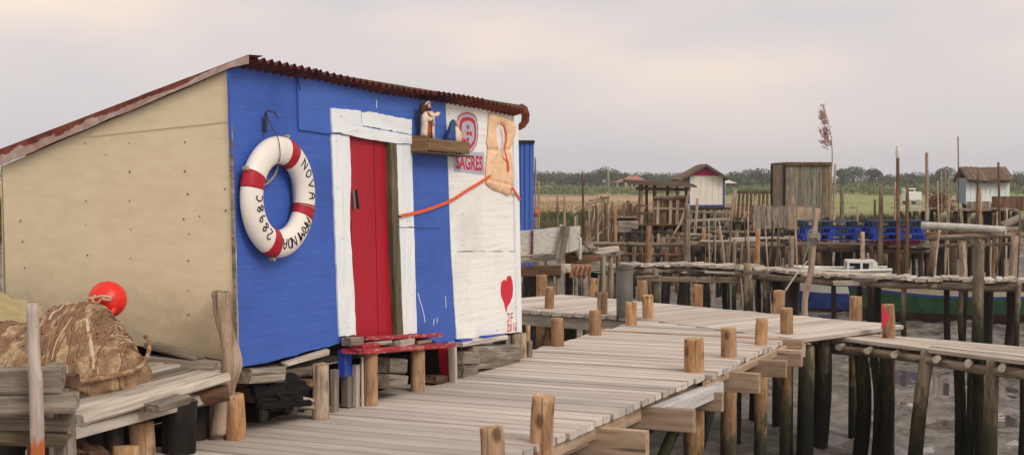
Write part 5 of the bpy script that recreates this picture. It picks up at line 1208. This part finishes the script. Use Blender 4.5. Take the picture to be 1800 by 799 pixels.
# plume reed
re_ = thing('plume_reed', 'tall single reed with feathery plume rising above the plank shed', 'reed', at(1462, 392, 46))
log('stem', re_, [Vector((xat(1461, 46), 46, -1)), at(1460, 330, 46), at(1463, 275, 46), at(1459, 230, 46), at(1448, 186, 46)], [.032, .026, .02, .012, .006], (M['reedstem'],) * 2, seg=6, n=4)
v = []; f = []
for i in range(520):
    t_ = R.random(); cx_ = 1459 - 12 * t_ + R.gauss(-3, 4.5) * (1 - .6 * t_); cy_ = 256 - 66 * t_ + R.gauss(0, 4)
    if noise.noise(Vector((cx_ * .18, cy_ * .16, 0))) < -.12: continue
    p = at(cx_, cy_, 46 + R.uniform(-.1, .1)); a = R.uniform(0, 6.28); l = R.uniform(.05, .13); w = .020
    d_ = Vector((math.cos(a) * .5 - .4, R.uniform(-.4, .4), math.sin(a) * .8)); s_ = Vector((w, .3 * w, w)); q = len(v); v += [p - s_, p + s_, p + d_ * l * 1.6]; f.append((q, q + 1, q + 2))
tag(mk('plume', v, f, M['plume'], re_), kind='stuff')

# ------------------------------------------------------------------ boats
def boat(name, label, c_, yaw, L, Bm, H, bands, rake=.25, transom=.75, tilt=0.0, sheer=.30):
    """bands: list of (height fraction from, material)"""
    t_ = thing(name, label, 'boat', c_); Mx = Matrix.Translation(c_) @ Matrix.Rotation(yaw, 4, 'Z') @ Matrix.Rotation(tilt, 4, 'X'); n = 22; k = 12
    zs_ = [0] + sorted(set([b[0] for b in bands[1:]] + [1.0])); levels = []
    for a, b in zip(zs_, zs_[1:]):
        levels += [a, a + (b - a) * .5]
    levels.append(1.0)
    def hull(u, zf):
        x = (u - .5) * L; s_ = max(0.0, math.sin(math.pi * min(1, (1 - u) * .55 + .0) ) ) if u > .5 else 1
        half = Bm / 2 * (1 - max(0, (u - .45) / .55) ** 2.2) * (transom + (1 - transom) * min(1, u / .4)); shear = H * (1 + sheer * max(0, (u - .4) / .6) ** 2 + .06 * (1 - u))
        prof = (zf ** .55); y = half * (.35 + .65 * prof) if zf > 0 else 0
        return x + rake * zf * max(0, u - .6) / .4, y, shear * zf
    for bi, (z0, m) in enumerate(bands):
        z1 = bands[bi + 1][0] if bi + 1 < len(bands) else 1.0; lv_ = [z for z in levels if z0 - 1e-6 <= z <= z1 + 1e-6]; v = []; f = []
        for sgn in (1, -1):
            o = len(v)
            for i in range(n + 1):
                for z in lv_: x, y, zz = hull(i / n, z); v.append((x, sgn * y, zz))
            q = len(lv_)
            for i in range(n):
                for z in range(q - 1): a = o + i * q + z; fc = (a, a + q, a + q + 1, a + 1); f.append(fc if sgn < 0 else fc[::-1])
        # transom strip
        q = len(lv_)
        for z in range(q - 1): a, b = z, (n + 1) * q + z; f.append((a, a + 1, b + 1, b))
        mk('hull_band', v, f, M[m], t_, Mx, smooth=False)
    for sgn in (1, -1):
        pts = [Mx @ Vector((hull(i / n, 1)[0], sgn * hull(i / n, 1)[1], hull(i / n, 1)[2])) for i in range(n + 1)]; log('gunwale', t_, pts, [.035, .035], (M[bands[-1][1]],) * 2, seg=6, curve=False, j=0)
    v = []; 
    for sgn in (1, -1):
        for i in range(n + 1): x, y, zz = hull(i / n, .45); v.append((x, sgn * y * .97, zz))
    mk('sole', v, [(i, i + 1, n + 2 + i, n + 1 + i) for i in range(n)], M['hullcream'], t_, Mx)
    for u in (.25, .5, .7):
        x, y, zz = hull(u, .8); a = Mx @ Vector((x, -y * .95, zz)); b = Mx @ Vector((x, y * .95, zz)); board('thwart', t_, a, b, .2, .03, M['hullcream'])
    return t_, Mx, hull
gb, gM, gh = boat('green_boat', 'green boat with blue and cream bands moored behind the walkway', Vector((xat(1690, 28.0), 28.0, MUD - .12)), rad(176), 4.0, 1.5, .82, [(0, 'hulldark'), (.38, 'hullgreen'), (.74, 'hullblue'), (.80, 'hullcream'), (.95, 'hullblue')])
a = gM @ Vector((.2, .2, .85)); 
v, f = sphere_vf((0, 0, .48), (.9, .5, .34), 20, 10, lambda d: 1 + .12 * noise.noise(d * 3)); mk('blue_cover', v, f, M['hullblue'], gb, gM @ Matrix.Translation((.3, 0, .1)), smooth=True)
wbt, wM, wh = boat('white_boat', 'white boat with small cabin and blue bottom beyond the walkway', Vector((xat(1486, 31), 31, MUD - .14)), rad(172), 1.9, 1.1, .96, [(0, 'hulldark'), (.15, 'hullblue'), (.50, 'hullwhite')], rake=.3, sheer=.10)
cb = wM @ Vector((-.35, 0, 1.0))
for (x0, x1, z0, z1, nm, m) in ((-.62, -.02, .90, .97, 'cabin_base', 'hullwhite'), (-.62, -.02, 1.15, 1.20, 'cabin_roof', 'hullwhite')):
    board(nm, wbt, wM @ Vector((x0, 0, (z0 + z1) / 2)), wM @ Vector((x1, 0, (z0 + z1) / 2)), .7, z1 - z0, M[m])
for x in (-.60, -.32, -.04):
    for y in (-.33, .33): board('cabin_post', wbt, wM @ Vector((x, y, .92)), wM @ Vector((x, y, 1.17)), .05 if x != -.60 else .12, .04, M['hullwhite'], up=(0, -1, 0))
board('cabin_window', wbt, wM @ Vector((-.34, .2, 1.05)), wM @ Vector((-.34, -.2, 1.05)), .3, .16, M['glass'])

# ------------------------------------------------------------------ huts and shelters on the far bank
def stilts(t_, pts, top, m='dark', w=(.06, .11)):
    for (x, y) in pts:
        r = R.uniform(*w) / 2 * 1.6; log('stilt', t_, [Vector((x + R.uniform(-.12, .12), y, ground_h(x, y) - .2)), Vector((x, y, top))], [r * 1.1, r], (M[m if R.random() < .7 else 'midpost'], M['grey']), seg=7, n=3, j=.1)
# open shelter
ds = 47.0; os_ = thing('open_shelter', 'open brown board shelter with flat plank roof and half walls', 'shelter', Vector((xat(1160, ds), ds, 0)))
fz = zat(393, ds); ez = zat(325, ds)
for i in range(9):
    y = ds - .35 + i * .25; board('roof_plank', os_, Vector((xat(1103, ds), y, zat(322, ds) + i * .012)), Vector((xat(1222, ds), y, zat(328, ds) + i * .012)), .24, .06, M['brown'] if i % 3 else M['thatch'], c=.006, j=.02)
board('roof_beam', os_, at(1118, 331, ds - .1), at(1210, 333, ds - .1), .08, .1, M['brown'])
for (px, y) in ((1128, 0), (1138, .3), (1150, 0), (1206, 0), (1132, 1.6), (1200, 1.6), (1182, 1.5), (1160, 1.6)):
    board('post', os_, Vector((xat(px, ds), ds + y, fz - .05)), Vector((xat(px, ds), ds + y, ez)), .09, .09, M['brown'] if px % 4 else M['drift'], up=(0, -1, 0), c=.008, j=.012)
x = 1151
while x < 1206:
    w = R.uniform(5.5, 8.5); a = at(x + w / 2, 391 + R.uniform(-2, 3), ds + .05); b = at(x + w / 2, 351 + R.uniform(-1, 1), ds + .05)
    board('wall_board', os_, a, b, w * ds / F * .95, .025, M['brown'], up=(0, -1, 0), c=.003, j=.01); x += w
for (x0, y0, x1, y1, m) in ((1150, 346, 1210, 345, 'drift'), (1150, 350, 1206, 349, 'brown'), (1118, 360, 1140, 362, 'brown'), (1118, 375, 1140, 374, 'brown'), (1148, 366, 1206, 367, 'drift')):
    board('rail', os_, at(x0, y0, ds - .04), at(x1, y1, ds - .04), .05, .07, M[m], c=.005, j=.01)
for px in (1156, 1178, 1190): board('batten', os_, at(px, 396, ds - .05), at(px + 1, 352, ds - .05), .10, .03, M['drift'], up=(0, -1, 0))
for i in range(8): board('floor_plank', os_, Vector((xat(1108, ds), ds - .1 + i * .25, fz - .04)), Vector((xat(1216, ds), ds - .1 + i * .25, fz - .04)), .22, .05, M['brown'], c=.005)
stilts(os_, [(xat(px, ds), ds + R.uniform(-.1, 1.8)) for px in range(1108, 1220, 6)], fz - .06)
log('stay', os_, [at(1212, 330, ds - .3), at(1200, 382, ds - .4), at(1182, 415, ds - .5)], [.05, .045, .04], (M['drift'], M['grey']), seg=7)
# cream hut with pink gable
dc = 58.0; ch_ = thing('cream_hut', 'cream hut with pink gable and blue corner boards on stilts', 'hut', Vector((xat(1242, dc), dc, 0)))
xl, xr_ = xat(1209, dc), xat(1274, dc); zb_ = zat(364, dc); ze = zat(309, dc); zr = zat(294, dc); xm = (xl + xr_) / 2 - .05; dp = 2.4
hw = xr_ - xl
for i in range(6): 
    a = xl + hw * i / 6; board('wall_board', ch_, Vector((a + hw / 12, dc, zb_ + .1)), Vector((a + hw / 12, dc, ze)), hw / 6 - .008, .03, M['cream'], up=(0, -1, 0), c=.003, j=0)
Mx = frame(Vector((xm, dc - .01, 0)), (1, 0, 0), (0, -1, 0))
prism('pink_gable', ch_, Mx, [(xl - xm, ze), (xr_ - xm, ze), (0, zr)], -.03, .02, M['pink'])
board('corner_board', ch_, Vector((xl + .04, dc - .03, zb_)), Vector((xl + .04, dc - .03, ze)), .07, .03, M['hullblue'], up=(0, -1, 0)); board('corner_board', ch_, Vector((xr_ - .04, dc - .03, zb_)), Vector((xr_ - .04, dc - .03, ze)), .07, .03, M['hullblue'], up=(0, -1, 0))
board('base_board', ch_, Vector((xl, dc - .05, zb_ + .04)), Vector((xr_, dc - .05, zb_ + .04)), .03, .09, M['hullblue'])
for xx in (xl, xr_): board('side_wall', ch_, Vector((xx, dc + .02, (zb_ + ze) / 2)), Vector((xx, dc + dp, (zb_ + ze) / 2)), .03, ze - zb_, M['cream'], c=0, j=0)
for sg_ in (-1, 1):
    ex = xm + sg_ * (hw / 2 + (.16 if sg_ > 0 else .34)); ez_ = ze - .13 if sg_ > 0 else ze - .18
    for k_ in range(5):
        y = dc - .28 + k_ * (dp + .4) / 5; board('thatch_strip', ch_, Vector((ex, y + .25, ez_ + R.uniform(-.02, .02))), Vector((xm, y + .25, zr + .08 + R.uniform(-.02, .02))), (dp + .5) / 5, .10, M['thatch'], c=.01, j=.03)
board('floor_beam', ch_, Vector((xl - .5, dc - .1, zb_ - .06)), Vector((xr_ + .4, dc - .1, zb_ - .06)), .2, .1, M['dark'])
for (x0, y0, x1, y1, m) in ((1200, 372, 1288, 374, 'grey'), (1196, 388, 1284, 384, 'pale'), (1190, 400, 1284, 398, 'grey')):
    board('walk_plank', ch_, at(x0, y0, dc - 6), at(x1, y1, dc - 6), .5, .08, M[m], c=.01, j=.02)
for px in (1214, 1238, 1256, 1277, 1200): board('rail_post', ch_, at(px, 396, dc - 6.2), at(px, 366 + R.uniform(0, 6), dc - 6.2), .12, .1, M['grey'], up=(0, -1, 0))
stilts(ch_, [(xat(px, dc - 6), dc - 6 + R.uniform(-.3, 2.5)) for px in range(1194, 1290, 5)], zat(392, dc - 6)); stilts(ch_, [(xat(px, dc), dc + R.uniform(0, 2)) for px in range(1206, 1280, 12)], zb_ - .08)
# slatted gate
dg = 47.0; ga = thing('slatted_gate', 'dark brown slatted gate leaning between cream hut and plank shed', 'gate', at(1320, 392, dg))
for i in range(9):
    px = 1293 + i * 7; board('slat', ga, at(px - 4 + i * .4, 388, dg), at(px, 336, dg), .085, .03, M['brown'], up=(0, -1, 0), c=.004, j=.008)
for y in (337, 384): board('rail', ga, at(1289, y, dg + .04), at(1354, y + 1, dg + .04), .04, .09, M['brown'], c=.004)
board('stay', ga, at(1284, 388, dg - .1), at(1293, 332, dg - .1), .12, .06, M['drift'], up=(0, -1, 0)); board('stay', ga, at(1300, 398, dg - .2), at(1312, 372, dg - .2), .08, .05, M['drift'], up=(0, -1, 0))
stilts(ga, [(xat(px, dg), dg + R.uniform(-.2, 1.5)) for px in range(1290, 1356, 7)], zat(390, dg)); board('base_plank', ga, at(1284, 391, dg - .1), at(1356, 392, dg - .1), .5, .08, M['dark'])
# grey cladding boxes in front of the plank shed
for i, (x0, x1, y0, y1, dd, m, lab) in enumerate(((1329, 1356, 361, 402, 44, 'dark', 'left grey board crate beneath the slatted gate'), (1357, 1386, 362, 400, 44.3, 'dark', 'right grey board crate below the plank shed'), (1386, 1428, 362, 403, 45.5, 'drift', 'pale tan board crate between grey crates and the pallets'))):
    t_ = thing('board_crate', lab, 'crate', at((x0 + x1) / 2, y1, dd)); n = 3; w = (x1 - x0) / n
    for k_ in range(n): board('crate_board', t_, at(x0 + (k_ + .5) * w, y1, dd), at(x0 + (k_ + .5) * w, y0 + R.uniform(0, 3), dd), w * dd / F * .96, .03, M['grey' if m == 'dark' else m], up=(0, -1, 0), c=.004, j=.01)
    a = at(x0, y1, dd); b = at(x1, y0, dd)
    board('crate_side', t_, Vector((a.x + .02, dd + .02, (a.z + b.z) / 2)), Vector((a.x + .02, dd + .8, (a.z + b.z) / 2)), .03, b.z - a.z, M['grey' if m == 'dark' else m], c=0, j=0); board('crate_side', t_, Vector((b.x - .02, dd + .02, (a.z + b.z) / 2)), Vector((b.x - .02, dd + .8, (a.z + b.z) / 2)), .03, b.z - a.z, M['grey' if m == 'dark' else m], c=0, j=0)
    stilts(t_, [(xat(px, dd), dd + R.uniform(-.1, .7)) for px in range(x0 + 3, x1, 9)], a.z)
# weathered plank shed
dw = 50.0; ws = thing('plank_shed', 'tall weathered plank shed with flat corrugated roof', 'shed', at(1410, 370, dw))
def shed_boards(t_, P0, P1, zb0, zt0, zt1, n, mats, nm='wall_plank'):
    d = P1 - P0; L = d.length; d.normalize(); out_ = Vector((d.y, -d.x, 0))
    for i in range(n):
        u = (i + .5) / n; c_ = P0 + d * L * u + out_ * R.uniform(0, .015); zt_ = zt0 + (zt1 - zt0) * u
        board(nm, t_, Vector((c_.x, c_.y, zb0 + R.uniform(-.05, .05))), Vector((c_.x, c_.y, zt_)), L / n * R.uniform(.9, .985), .025, M[R.choice(mats)], up=out_, c=.003, j=.008)
M['shedA'] = wood('shed_plank_grey', (84, 74, 58), (136, 120, 98), (172, 156, 130), 9, 1.0, .32, stain=(92, 98, 88), stainamt=.6)
M['shedB'] = wood('shed_plank_teal', (90, 92, 82), (132, 132, 116), (160, 156, 138), 9, 1.0, .3, stain=(82, 104, 100), stainamt=.7)
kA = Vector((xat(1355, dw + 1.3), dw + 1.3, 0)); kB = Vector((xat(1381, dw), dw, 0)); kC = Vector((xat(1461, dw + .2), dw + .2, 0)); kD = kC + (kA - kB)
shed_boards(ws, kA, kB, zat(384, dw), zat(291, dw), zat(289, dw), 6, ['shedA', 'grey', 'dark']); shed_boards(ws, kB, kC, zat(384, dw), zat(289, dw), zat(291, dw), 15, ['shedA', 'shedA', 'shedB', 'grey']); shed_boards(ws, kC, kD, zat(384, dw), zat(291, dw), zat(292, dw), 6, ['shedA'])
for i in range(13):
    u = (i + .5) / 13; a = kB.lerp(kC, u) + Vector((0, -.12, zat(289, dw) + .02)); b = kA.lerp(kD, u) + Vector((0, .12, zat(290, dw) + .02)); log('roof_rib', ws, [a, b], [.065, .065], (M['thatch'], M['brown']), seg=8, n=1, j=.04)
stilts(ws, [(kB.lerp(kC, u / 8).x, dw + R.uniform(.2, 1)) for u in range(9)], zat(382, dw))
# sandy bank boards by the shed: trodden base
# pale blue shed at right
dr = 56.0; pb = thing('pale_blue_shed', 'pale blue shed with brown thatched roof at far right', 'shed', at(1730, 362, dr))
zb_, ze, zr = zat(358, dr), zat(313, dr), zat(298, dr)
a = Vector((xat(1697, dr), dr, 0)); b = Vector((xat(1779, dr), dr + .3, 0)); c_ = Vector((xat(1681, dr + 1.8), dr + 1.8, 0))
shed_boards(pb, a, b, zb_, ze, ze, 9, ['paleblue'], 'wall_board'); shed_boards(pb, c_, a, zb_, ze, ze + .0, 4, ['slate'], 'wall_board')
prism('gable', pb, frame(a, (c_ - a), Vector((a.y - c_.y, c_.x - a.x, 0))), [(0, ze), ((c_ - a).length, ze), ((c_ - a).length / 2, zr)], -.03, .0, M['slate'])
dv = (b - a).normalized(); rid0 = (a + c_) / 2; 
for k_ in range(9):
    u = k_ / 9 * (b - a).length * 1.03 - .05; w = (b - a).length / 8.5
    board('thatch_strip', pb, a + dv * (u + w / 2) + Vector((.05, -.35, ze - .12 + R.uniform(-.03, .03))), rid0 + dv * (u + w / 2) + Vector((0, 0, zr + .05 + R.uniform(-.03, .03))), w, .13, M['thatch'], c=.01, j=.04)
    board('thatch_strip', pb, c_ + dv * (u + w / 2) + Vector((0, .3, ze - .12)), rid0 + dv * (u + w / 2) + Vector((0, 0.01, zr + .05)), w, .1, M['thatch'], c=.01, j=.03)
stilts(pb, [(a.lerp(b, u / 9).x, dr + R.uniform(0, 1.4)) for u in range(10)], zb_ + .02)
# grey boat-shaped board pile in front of the pale shed
dp_ = 50.0
pf = thing('stilt_platform', 'long low dark platform on stilts before the pale blue shed', 'platform', at(1700, 372, dp_))
for i in range(22):
    x = 1582 + i * 9.6; board('plank', pf, at(x + 4.5, 369 - (3 if x < 1640 else 0), dp_ - .6), at(x + 4.5, 369 - (3 if x < 1640 else 0), dp_ - .6) + Vector((0, 1.2, .02)), 9.2 * dp_ / F, .06, M['pale' if x < 1630 else R.choice(['grey', 'brown', 'grey'])], c=.006, j=.02)
stilts(pf, [(xat(px, dp_), dp_ + R.uniform(-.5, .6)) for px in range(1586, 1800, 7)], zat(370, dp_) - .03)
for (x0, x1, y0, y1, m, lab) in ((1698, 1742, 354, 373, 'grey', 'low weathered board wall before the pale blue shed'), (1743, 1800, 345, 372, 'dark', 'dark board wall at the far right edge before the pale shed')):
    t_ = thing('board_wall', lab, 'fence', at((x0 + x1) / 2, y1, dp_ + .7)); shed_boards(t_, at(x0, y1, dp_ + .7) * 1, at(x1, y1, dp_ + .7), zat(y1, dp_ + .7), zat(y0, dp_ + .7), zat(y0, dp_ + .7), 7, [m if m == 'grey' else 'brown'], 'board')
hp_ = thing('brush_heap', 'brown heap of dry brush and nets beside the pale blue shed', 'brush', at(1655, 365, dp_))
v, f = sphere_vf((0, 0, 0), (.48, .4, .26), 30, 18, lambda d: 1 + .5 * noise.noise(d * 3.4)); mk('heap', v, f, M['net'], hp_, Matrix.Translation(at(1653, 358, dp_)), smooth=True)
for i in range(70):
    a = at(1653 + R.gauss(0, 10), 353 + R.gauss(0, 5), dp_ - .3 + R.uniform(-.2, .3)); b = a + Vector((R.uniform(-.35, .35), R.uniform(-.3, .3), R.uniform(.02, .32))); log('twig', hp_, [a, b], [.022, .01], (M['brown'],) * 2, seg=5, n=1)
# far platform with blocks on the left, in front of the scrub
lf = thing('low_jetty', 'low far jetty with stakes left of the open shelter', 'jetty', at(1100, 385, 50))
for i in range(10): a = at(1072 + i * 5, 381.5, 50); board('plank', lf, a, a + Vector((0, .8, 0)), 4.8 * 50 / F, .05, M['pale'], c=.005, j=.01)
for px in (1105, 1110, 1116, 1120, 1098, 1090): 
    p = at(px, R.uniform(352, 375), 50); log('stake', lf, [Vector((p.x, 50.2, ground_h(p.x, 50) - .2)), Vector((p.x, 50.2, p.z))], [.06, .05], (M['brown'], M['grey']), seg=7, n=2)
stilts(lf, [(xat(px, 50.3), 50.3 + R.uniform(0, .5)) for px in range(1072, 1124, 6)], zat(383, 50))
for (x, y, m, lab) in ((1104, 395, 'grey', 'grey stone block on the mud below the low jetty'), (1092, 402, 'grey', 'second grey block nearer on the mud below the low jetty')):
    p = at(x, y, 44); o = board('mud_block', None, p - Vector((.3, 0, 0)), p + Vector((.3, 0, 0)), .4, .22, M['grey'], c=.03, j=.03); tag(o, lab, 'block')
ob = thing('orange_basket', 'orange plastic basket perched beside the blue shed', 'basket', at(942, 378, 29)); loft('tub', ob, Matrix.Translation(at(942, 380, 29)), [(0, 0, 0, .05, .05), (0, 0, .06, .07, .07), (0, 0, .13, .075, .075), (0, 0, .14, .06, .06)], M['terracotta']); log('handle', ob, [at(938, 368, 29), at(942, 364, 29), at(947, 368, 29)], [.01, .01], (M['terracotta'],) * 2, seg=6); 
log('stand', ob, [Vector((xat(942, 29), 29, MUD - .2)), at(942, 380, 29)], [.06, .05], (M['midpost'], M['grey']), seg=8)
# van and far houses
dvn = 118; vn = thing('white_vehicle', 'small white box vehicle parked at the edge of green meadow', 'vehicle', Vector((xat(1601, dvn), dvn, ground_h(xat(1601, dvn), dvn))))
gz_ = vn.location.z
def vb(nm, x0, x1, z0, z1, w, m, par=vn, dy=0): return board(nm, par, Vector((x0, dvn + dy, gz_ + (z0 + z1) / 2)), Vector((x1, dvn + dy, gz_ + (z0 + z1) / 2)), w, z1 - z0, M[m], c=.05, j=0)
vx = xat(1588, dvn); vb('body', vx, vx + 1.35, .3, 1.05, 1.1, 'vanwhite'); vb('cab', vx + .0, vx + .85, 1.0, 1.35, 1.0, 'vanwhite'); vb('window', vx + .1, vx + .75, 1.08, 1.28, 1.04, 'glass')
for xx in (.28, 1.05): 
    for yy_ in (-.5, .5): log('wheel', vn, [Vector((vx + xx, dvn + yy_ - .08, gz_ + .22)), Vector((vx + xx, dvn + yy_ + .08, gz_ + .22))], [.22, .22], (M['tyre'], M['metal']), seg=14, n=1, j=0)
def house(name, lab, px0, px1, ye, yr_, d, m_w, m_r, dep=6):
    x0, x1 = xat(px0, d), xat(px1, d); g0_ = ground_h((x0 + x1) / 2, d) - .3; ze_ = zat(ye, d); zr_ = zat(yr_, d); t_ = thing(name, lab, 'house', Vector(((x0 + x1) / 2, d, g0_)))
    board('wall', t_, Vector((x0, d + dep / 2, (g0_ + ze_) / 2)), Vector((x1, d + dep / 2, (g0_ + ze_) / 2)), dep, ze_ - g0_, M[m_w], c=0, j=0)
    ym = d + dep / 2; e_ = .4
    mk('roof', [(x0 - e_, d - e_, ze_), (x1 + e_, d - e_, ze_), (x1 - .8, ym, zr_), (x0 + .8, ym, zr_), (x0 - e_, d + dep + e_, ze_), (x1 + e_, d + dep + e_, ze_)], [(0, 1, 2, 3), (2, 5, 4, 3), (1, 5, 2), (0, 3, 4), (0, 4, 5, 1)], M[m_r], t_)
    for u in (.2, .5, .8): board('window', t_, Vector((x0 + (x1 - x0) * u - .35, d - .02, (g0_ + ze_) / 2 + .3)), Vector((x0 + (x1 - x0) * u + .35, d - .02, (g0_ + ze_) / 2 + .3)), .06, .9, M['glass'], c=0, j=0)
    return t_
house('far_house', 'far house with red tiled roof among the trees', 1100, 1131, 317, 309, 255, 'housewall', 'tile'); house('far_house', 'low white annex at the left of the far red-roofed house', 1087, 1102, 320, 314, 258, 'vanwhite', 'tile', 4)
house('far_house', 'small white far building right of the cream hut', 1276, 1291, 322, 316, 240, 'vanwhite', 'housewall', 5)

# ------------------------------------------------------------------ vegetation
LN = []
def soft(o):
    LN.clear(); return o
def leaf_cloud(v, f, c_, rx, ry, rz, n, size, low=.0, lump=.35):
    sd_ = R.uniform(0, 50); k = 0
    while k < n:
        d = Vector((R.gauss(0, 1), R.gauss(0, 1), R.gauss(0, 1))).normalized(); rr = R.random() ** .35
        if d.z < -.5 + low: continue
        s_ = 1 + lump * noise.noise(d * 2.2 + Vector((sd_, 0, 0))); p = Vector(c_) + Vector((d.x * rx, d.y * ry, d.z * rz)) * rr * s_
        u = Vector((R.gauss(0, 1), R.gauss(0, 1), R.gauss(0, 1))).normalized(); w = u.cross(Vector((R.gauss(0, 1), R.gauss(0, 1), R.gauss(0, 1)))).normalized(); sz = size * R.uniform(.6, 1.3); q = len(v)
        v += [p - u * sz, p + w * sz * .6, p + u * sz, p - w * sz * .6]; f.append((q, q + 1, q + 2, q + 3)); k += 1
        nn_ = (Vector((d.x / rx, d.y / ry, d.z / rz)).normalized() + Vector((R.gauss(0, .25), R.gauss(0, .25), R.gauss(0, .25)))).normalized(); LN.extend([nn_] * 4)
def tree(name, label, px, yt, d, rpx, group, m='pine', flat=.62):
    x = xat(px, d); g0_ = ground_h(x, d); zt_ = zat(yt, d); r = rpx * d / F; rz = min(r * flat, (zt_ - g0_) * .45); t_ = thing(name, label, 'tree', Vector((x, d, g0_)), group)
    log('trunk', t_, [Vector((x, d, g0_ - .2)), Vector((x + R.uniform(-.3, .3), d, (g0_ + zt_) / 2)), Vector((x, d, zt_ - rz))], [.28, .22, .12], (M['bark'],) * 2, seg=7, n=3)
    v, f = [], []
    for i in range(5):
        a = R.uniform(0, 6.28); o = r * .5; leaf_cloud(v, f, (x + math.cos(a) * o * (i > 0), d + math.sin(a) * o * (i > 0), zt_ - rz + R.uniform(-.35, .1) * rz * (i > 0)), r * (.75 if i == 0 else .55), r * .6, rz * (.95 if i == 0 else .7), 420 if i == 0 else 260, .2)
    for i in range(2):
        leaf_cloud(v, f, (x + R.uniform(-.6, .6) * r, d, (zt_ - rz * 2 + g0_) / 2 + .3), r * .6, r * .5, max(.6, (zt_ - rz * 2 - g0_) * .7), 200, .2)
    soft(mk('crown', v, f, M[m], t_))
G1 = 'trees along the far edge of the field'
spec = [(957, 300, 30), (985, 302, 24), (1012, 303, 24), (1040, 300, 24), (1068, 291, 28), (1096, 302, 20), (1140, 304, 24), (1165, 306, 22), (1188, 307, 18), (1290, 300, 22), (1316, 295, 26), (1340, 294, 24), (1362, 300, 20), (1480, 296, 14), (1500, 290, 27), (1535, 295, 17), (1560, 306, 18), (1590, 303, 20), (1612, 300, 22), (1640, 302, 22), (1665, 292, 20), (1690, 300, 22), (1790, 300, 22)]
cnt = [0, 0, 0]
for i, (px, yt, rp2) in enumerate(spec):
    lab = {1068: 'taller round dark pine left of the far red-roofed house', 1500: 'broad dark tree right of the plank shed, beyond green meadow', 1535: 'smaller round dark tree beside the broad one beyond the meadow', 1665: 'pointed dark tree top left of the pale blue shed'}.get(px)
    if lab is None:
        zone = 0 if px < 1150 else (1 if px < 1400 else 2); cnt[zone] += 1
        lab = ('%s dark pine from the left ' % ('first', 'second', 'third', 'fourth', 'fifth', 'sixth', 'seventh', 'eighth')[cnt[zone] - 1]) + ('beyond the dry field', 'between the open shelter and plank shed', 'in the low row beyond the green meadow')[zone]
    tree('pine_tree', lab, px, yt, 300 + R.uniform(-15, 40), rp2, G1)
v, f = [], []
for i in range(120):
    px = 900 + i * 8.5; d = R.uniform(330, 400); x = xat(px, d); top = zat(R.uniform(301, 306) if px < 1220 else R.uniform(307, 316), d); leaf_cloud(v, f, (x, d, top - 2.0), 3.4, 3, 2.1, 230, .24)
for i in range(60):
    px = -20 + i * 16; d = R.uniform(330, 400); x = xat(px, d); leaf_cloud(v, f, (x, d, 2.0), 4.5, 3, 2.6, 120, .35)
wdm = soft(mk('far_wood', v, f, M['pine'])); tag(wdm, 'dark far wood behind the fields along the horizon', 'wood', kind='stuff')
v, f = [], []
for i in range(170):
    px = 900 + R.random() * 920; d = R.uniform(168, 205); x = xat(px, d); h_ = R.uniform(.45, 1.15) * (1.25 if px > 1400 else 1); leaf_cloud(v, f, (x, d, -.6 + h_ * .5), R.uniform(1.2, 3), 1.5, h_ * .75, 170, .15)
hd_ = soft(mk('far_scrub', v, f, M['hedge'])); tag(hd_, 'lighter green scrub belt in front of the far trees', 'scrub', kind='stuff')
def blades(name, n, area, hgt, w, m, label, fn=None):
    v, f = [], []
    k = 0
    while k < n:
        px, d = area(); x = xat(px, d)
        if fn and not fn(x, d): continue
        k += 1; g = ground_h(x, d); h_ = hgt * R.uniform(.5, 1.3) * (1 + .8 * noise.noise(Vector((x * .4, d * .25, 4)))); a = R.uniform(0, 6.28); lw = w * R.uniform(.6, 1.4); s_ = Vector((math.cos(a), math.sin(a), 0)) * lw; b_ = Vector((x, d, g - .03)); q = len(v)
        ln_ = Vector((R.uniform(-.4, .4), R.uniform(-.4, .4), 1)) * h_; v += [b_ - s_, b_ + s_, b_ + ln_]; f.append((q, q + 1, q + 2))
    o = mk(name, v, f, M[m]); tag(o, label, 'grass', kind='stuff')
def onland(x, d): return ground_h(x, d) > -1.08
blades('marsh_weed', 16000, lambda: (R.uniform(880, 1800), 52 + 26 * R.random() ** 1.3), .42, .05, 'weed', 'green marsh weed along the muddy bank', lambda x, d: onland(x, d) and noise.noise(Vector((x * .16, d * .16, 8))) > (-.25 if x / d < .14 else .2))
blades('dry_grass', 15000, lambda: (R.uniform(880, 1800), 58 + 70 * R.random() ** 1.6), .17, .05, 'reed', 'dry straw coloured grass on the bank and field edge', lambda x, d: onland(x, d) and (x < 17 + 5 * noise.noise(Vector((0, d * .05, 0))) or noise.noise(Vector((x * .2, d * .12, 8))) > .3))
blades('left_weed', 3000, lambda: (R.uniform(-60, 60), R.uniform(50, 90)), .8, .06, 'weed', 'green bank weeds at the left edge behind the hut', onland)

# ------------------------------------------------------------------ faint evening haze over the marsh
hz = bpy.data.materials.new('marsh_haze'); hz.use_nodes = True; hn = hz.node_tree; hn.nodes.clear()
ho = hn.nodes.new('ShaderNodeOutputMaterial'); hvv = hn.nodes.new('ShaderNodeVolumePrincipled'); hvv.inputs['Density'].default_value = .00062; hvv.inputs['Color'].default_value = (.86, .86, .90, 1); hvv.inputs['Anisotropy'].default_value = .2
hn.links.new(hvv.outputs[0], ho.inputs['Volume'])
hb = [(-420, -40, -3), (420, -40, -3), (420, 720, -3), (-420, 720, -3), (-420, -40, 12), (420, -40, 12), (420, 720, 12), (-420, 720, 12)]
haze = mk('haze', hb, [(3, 2, 1, 0), (4, 5, 6, 7), (0, 1, 5, 4), (1, 2, 6, 5), (2, 3, 7, 6), (3, 0, 4, 7)], hz); tag(haze, 'thin pale evening haze over the whole marsh', 'haze', kind='stuff')
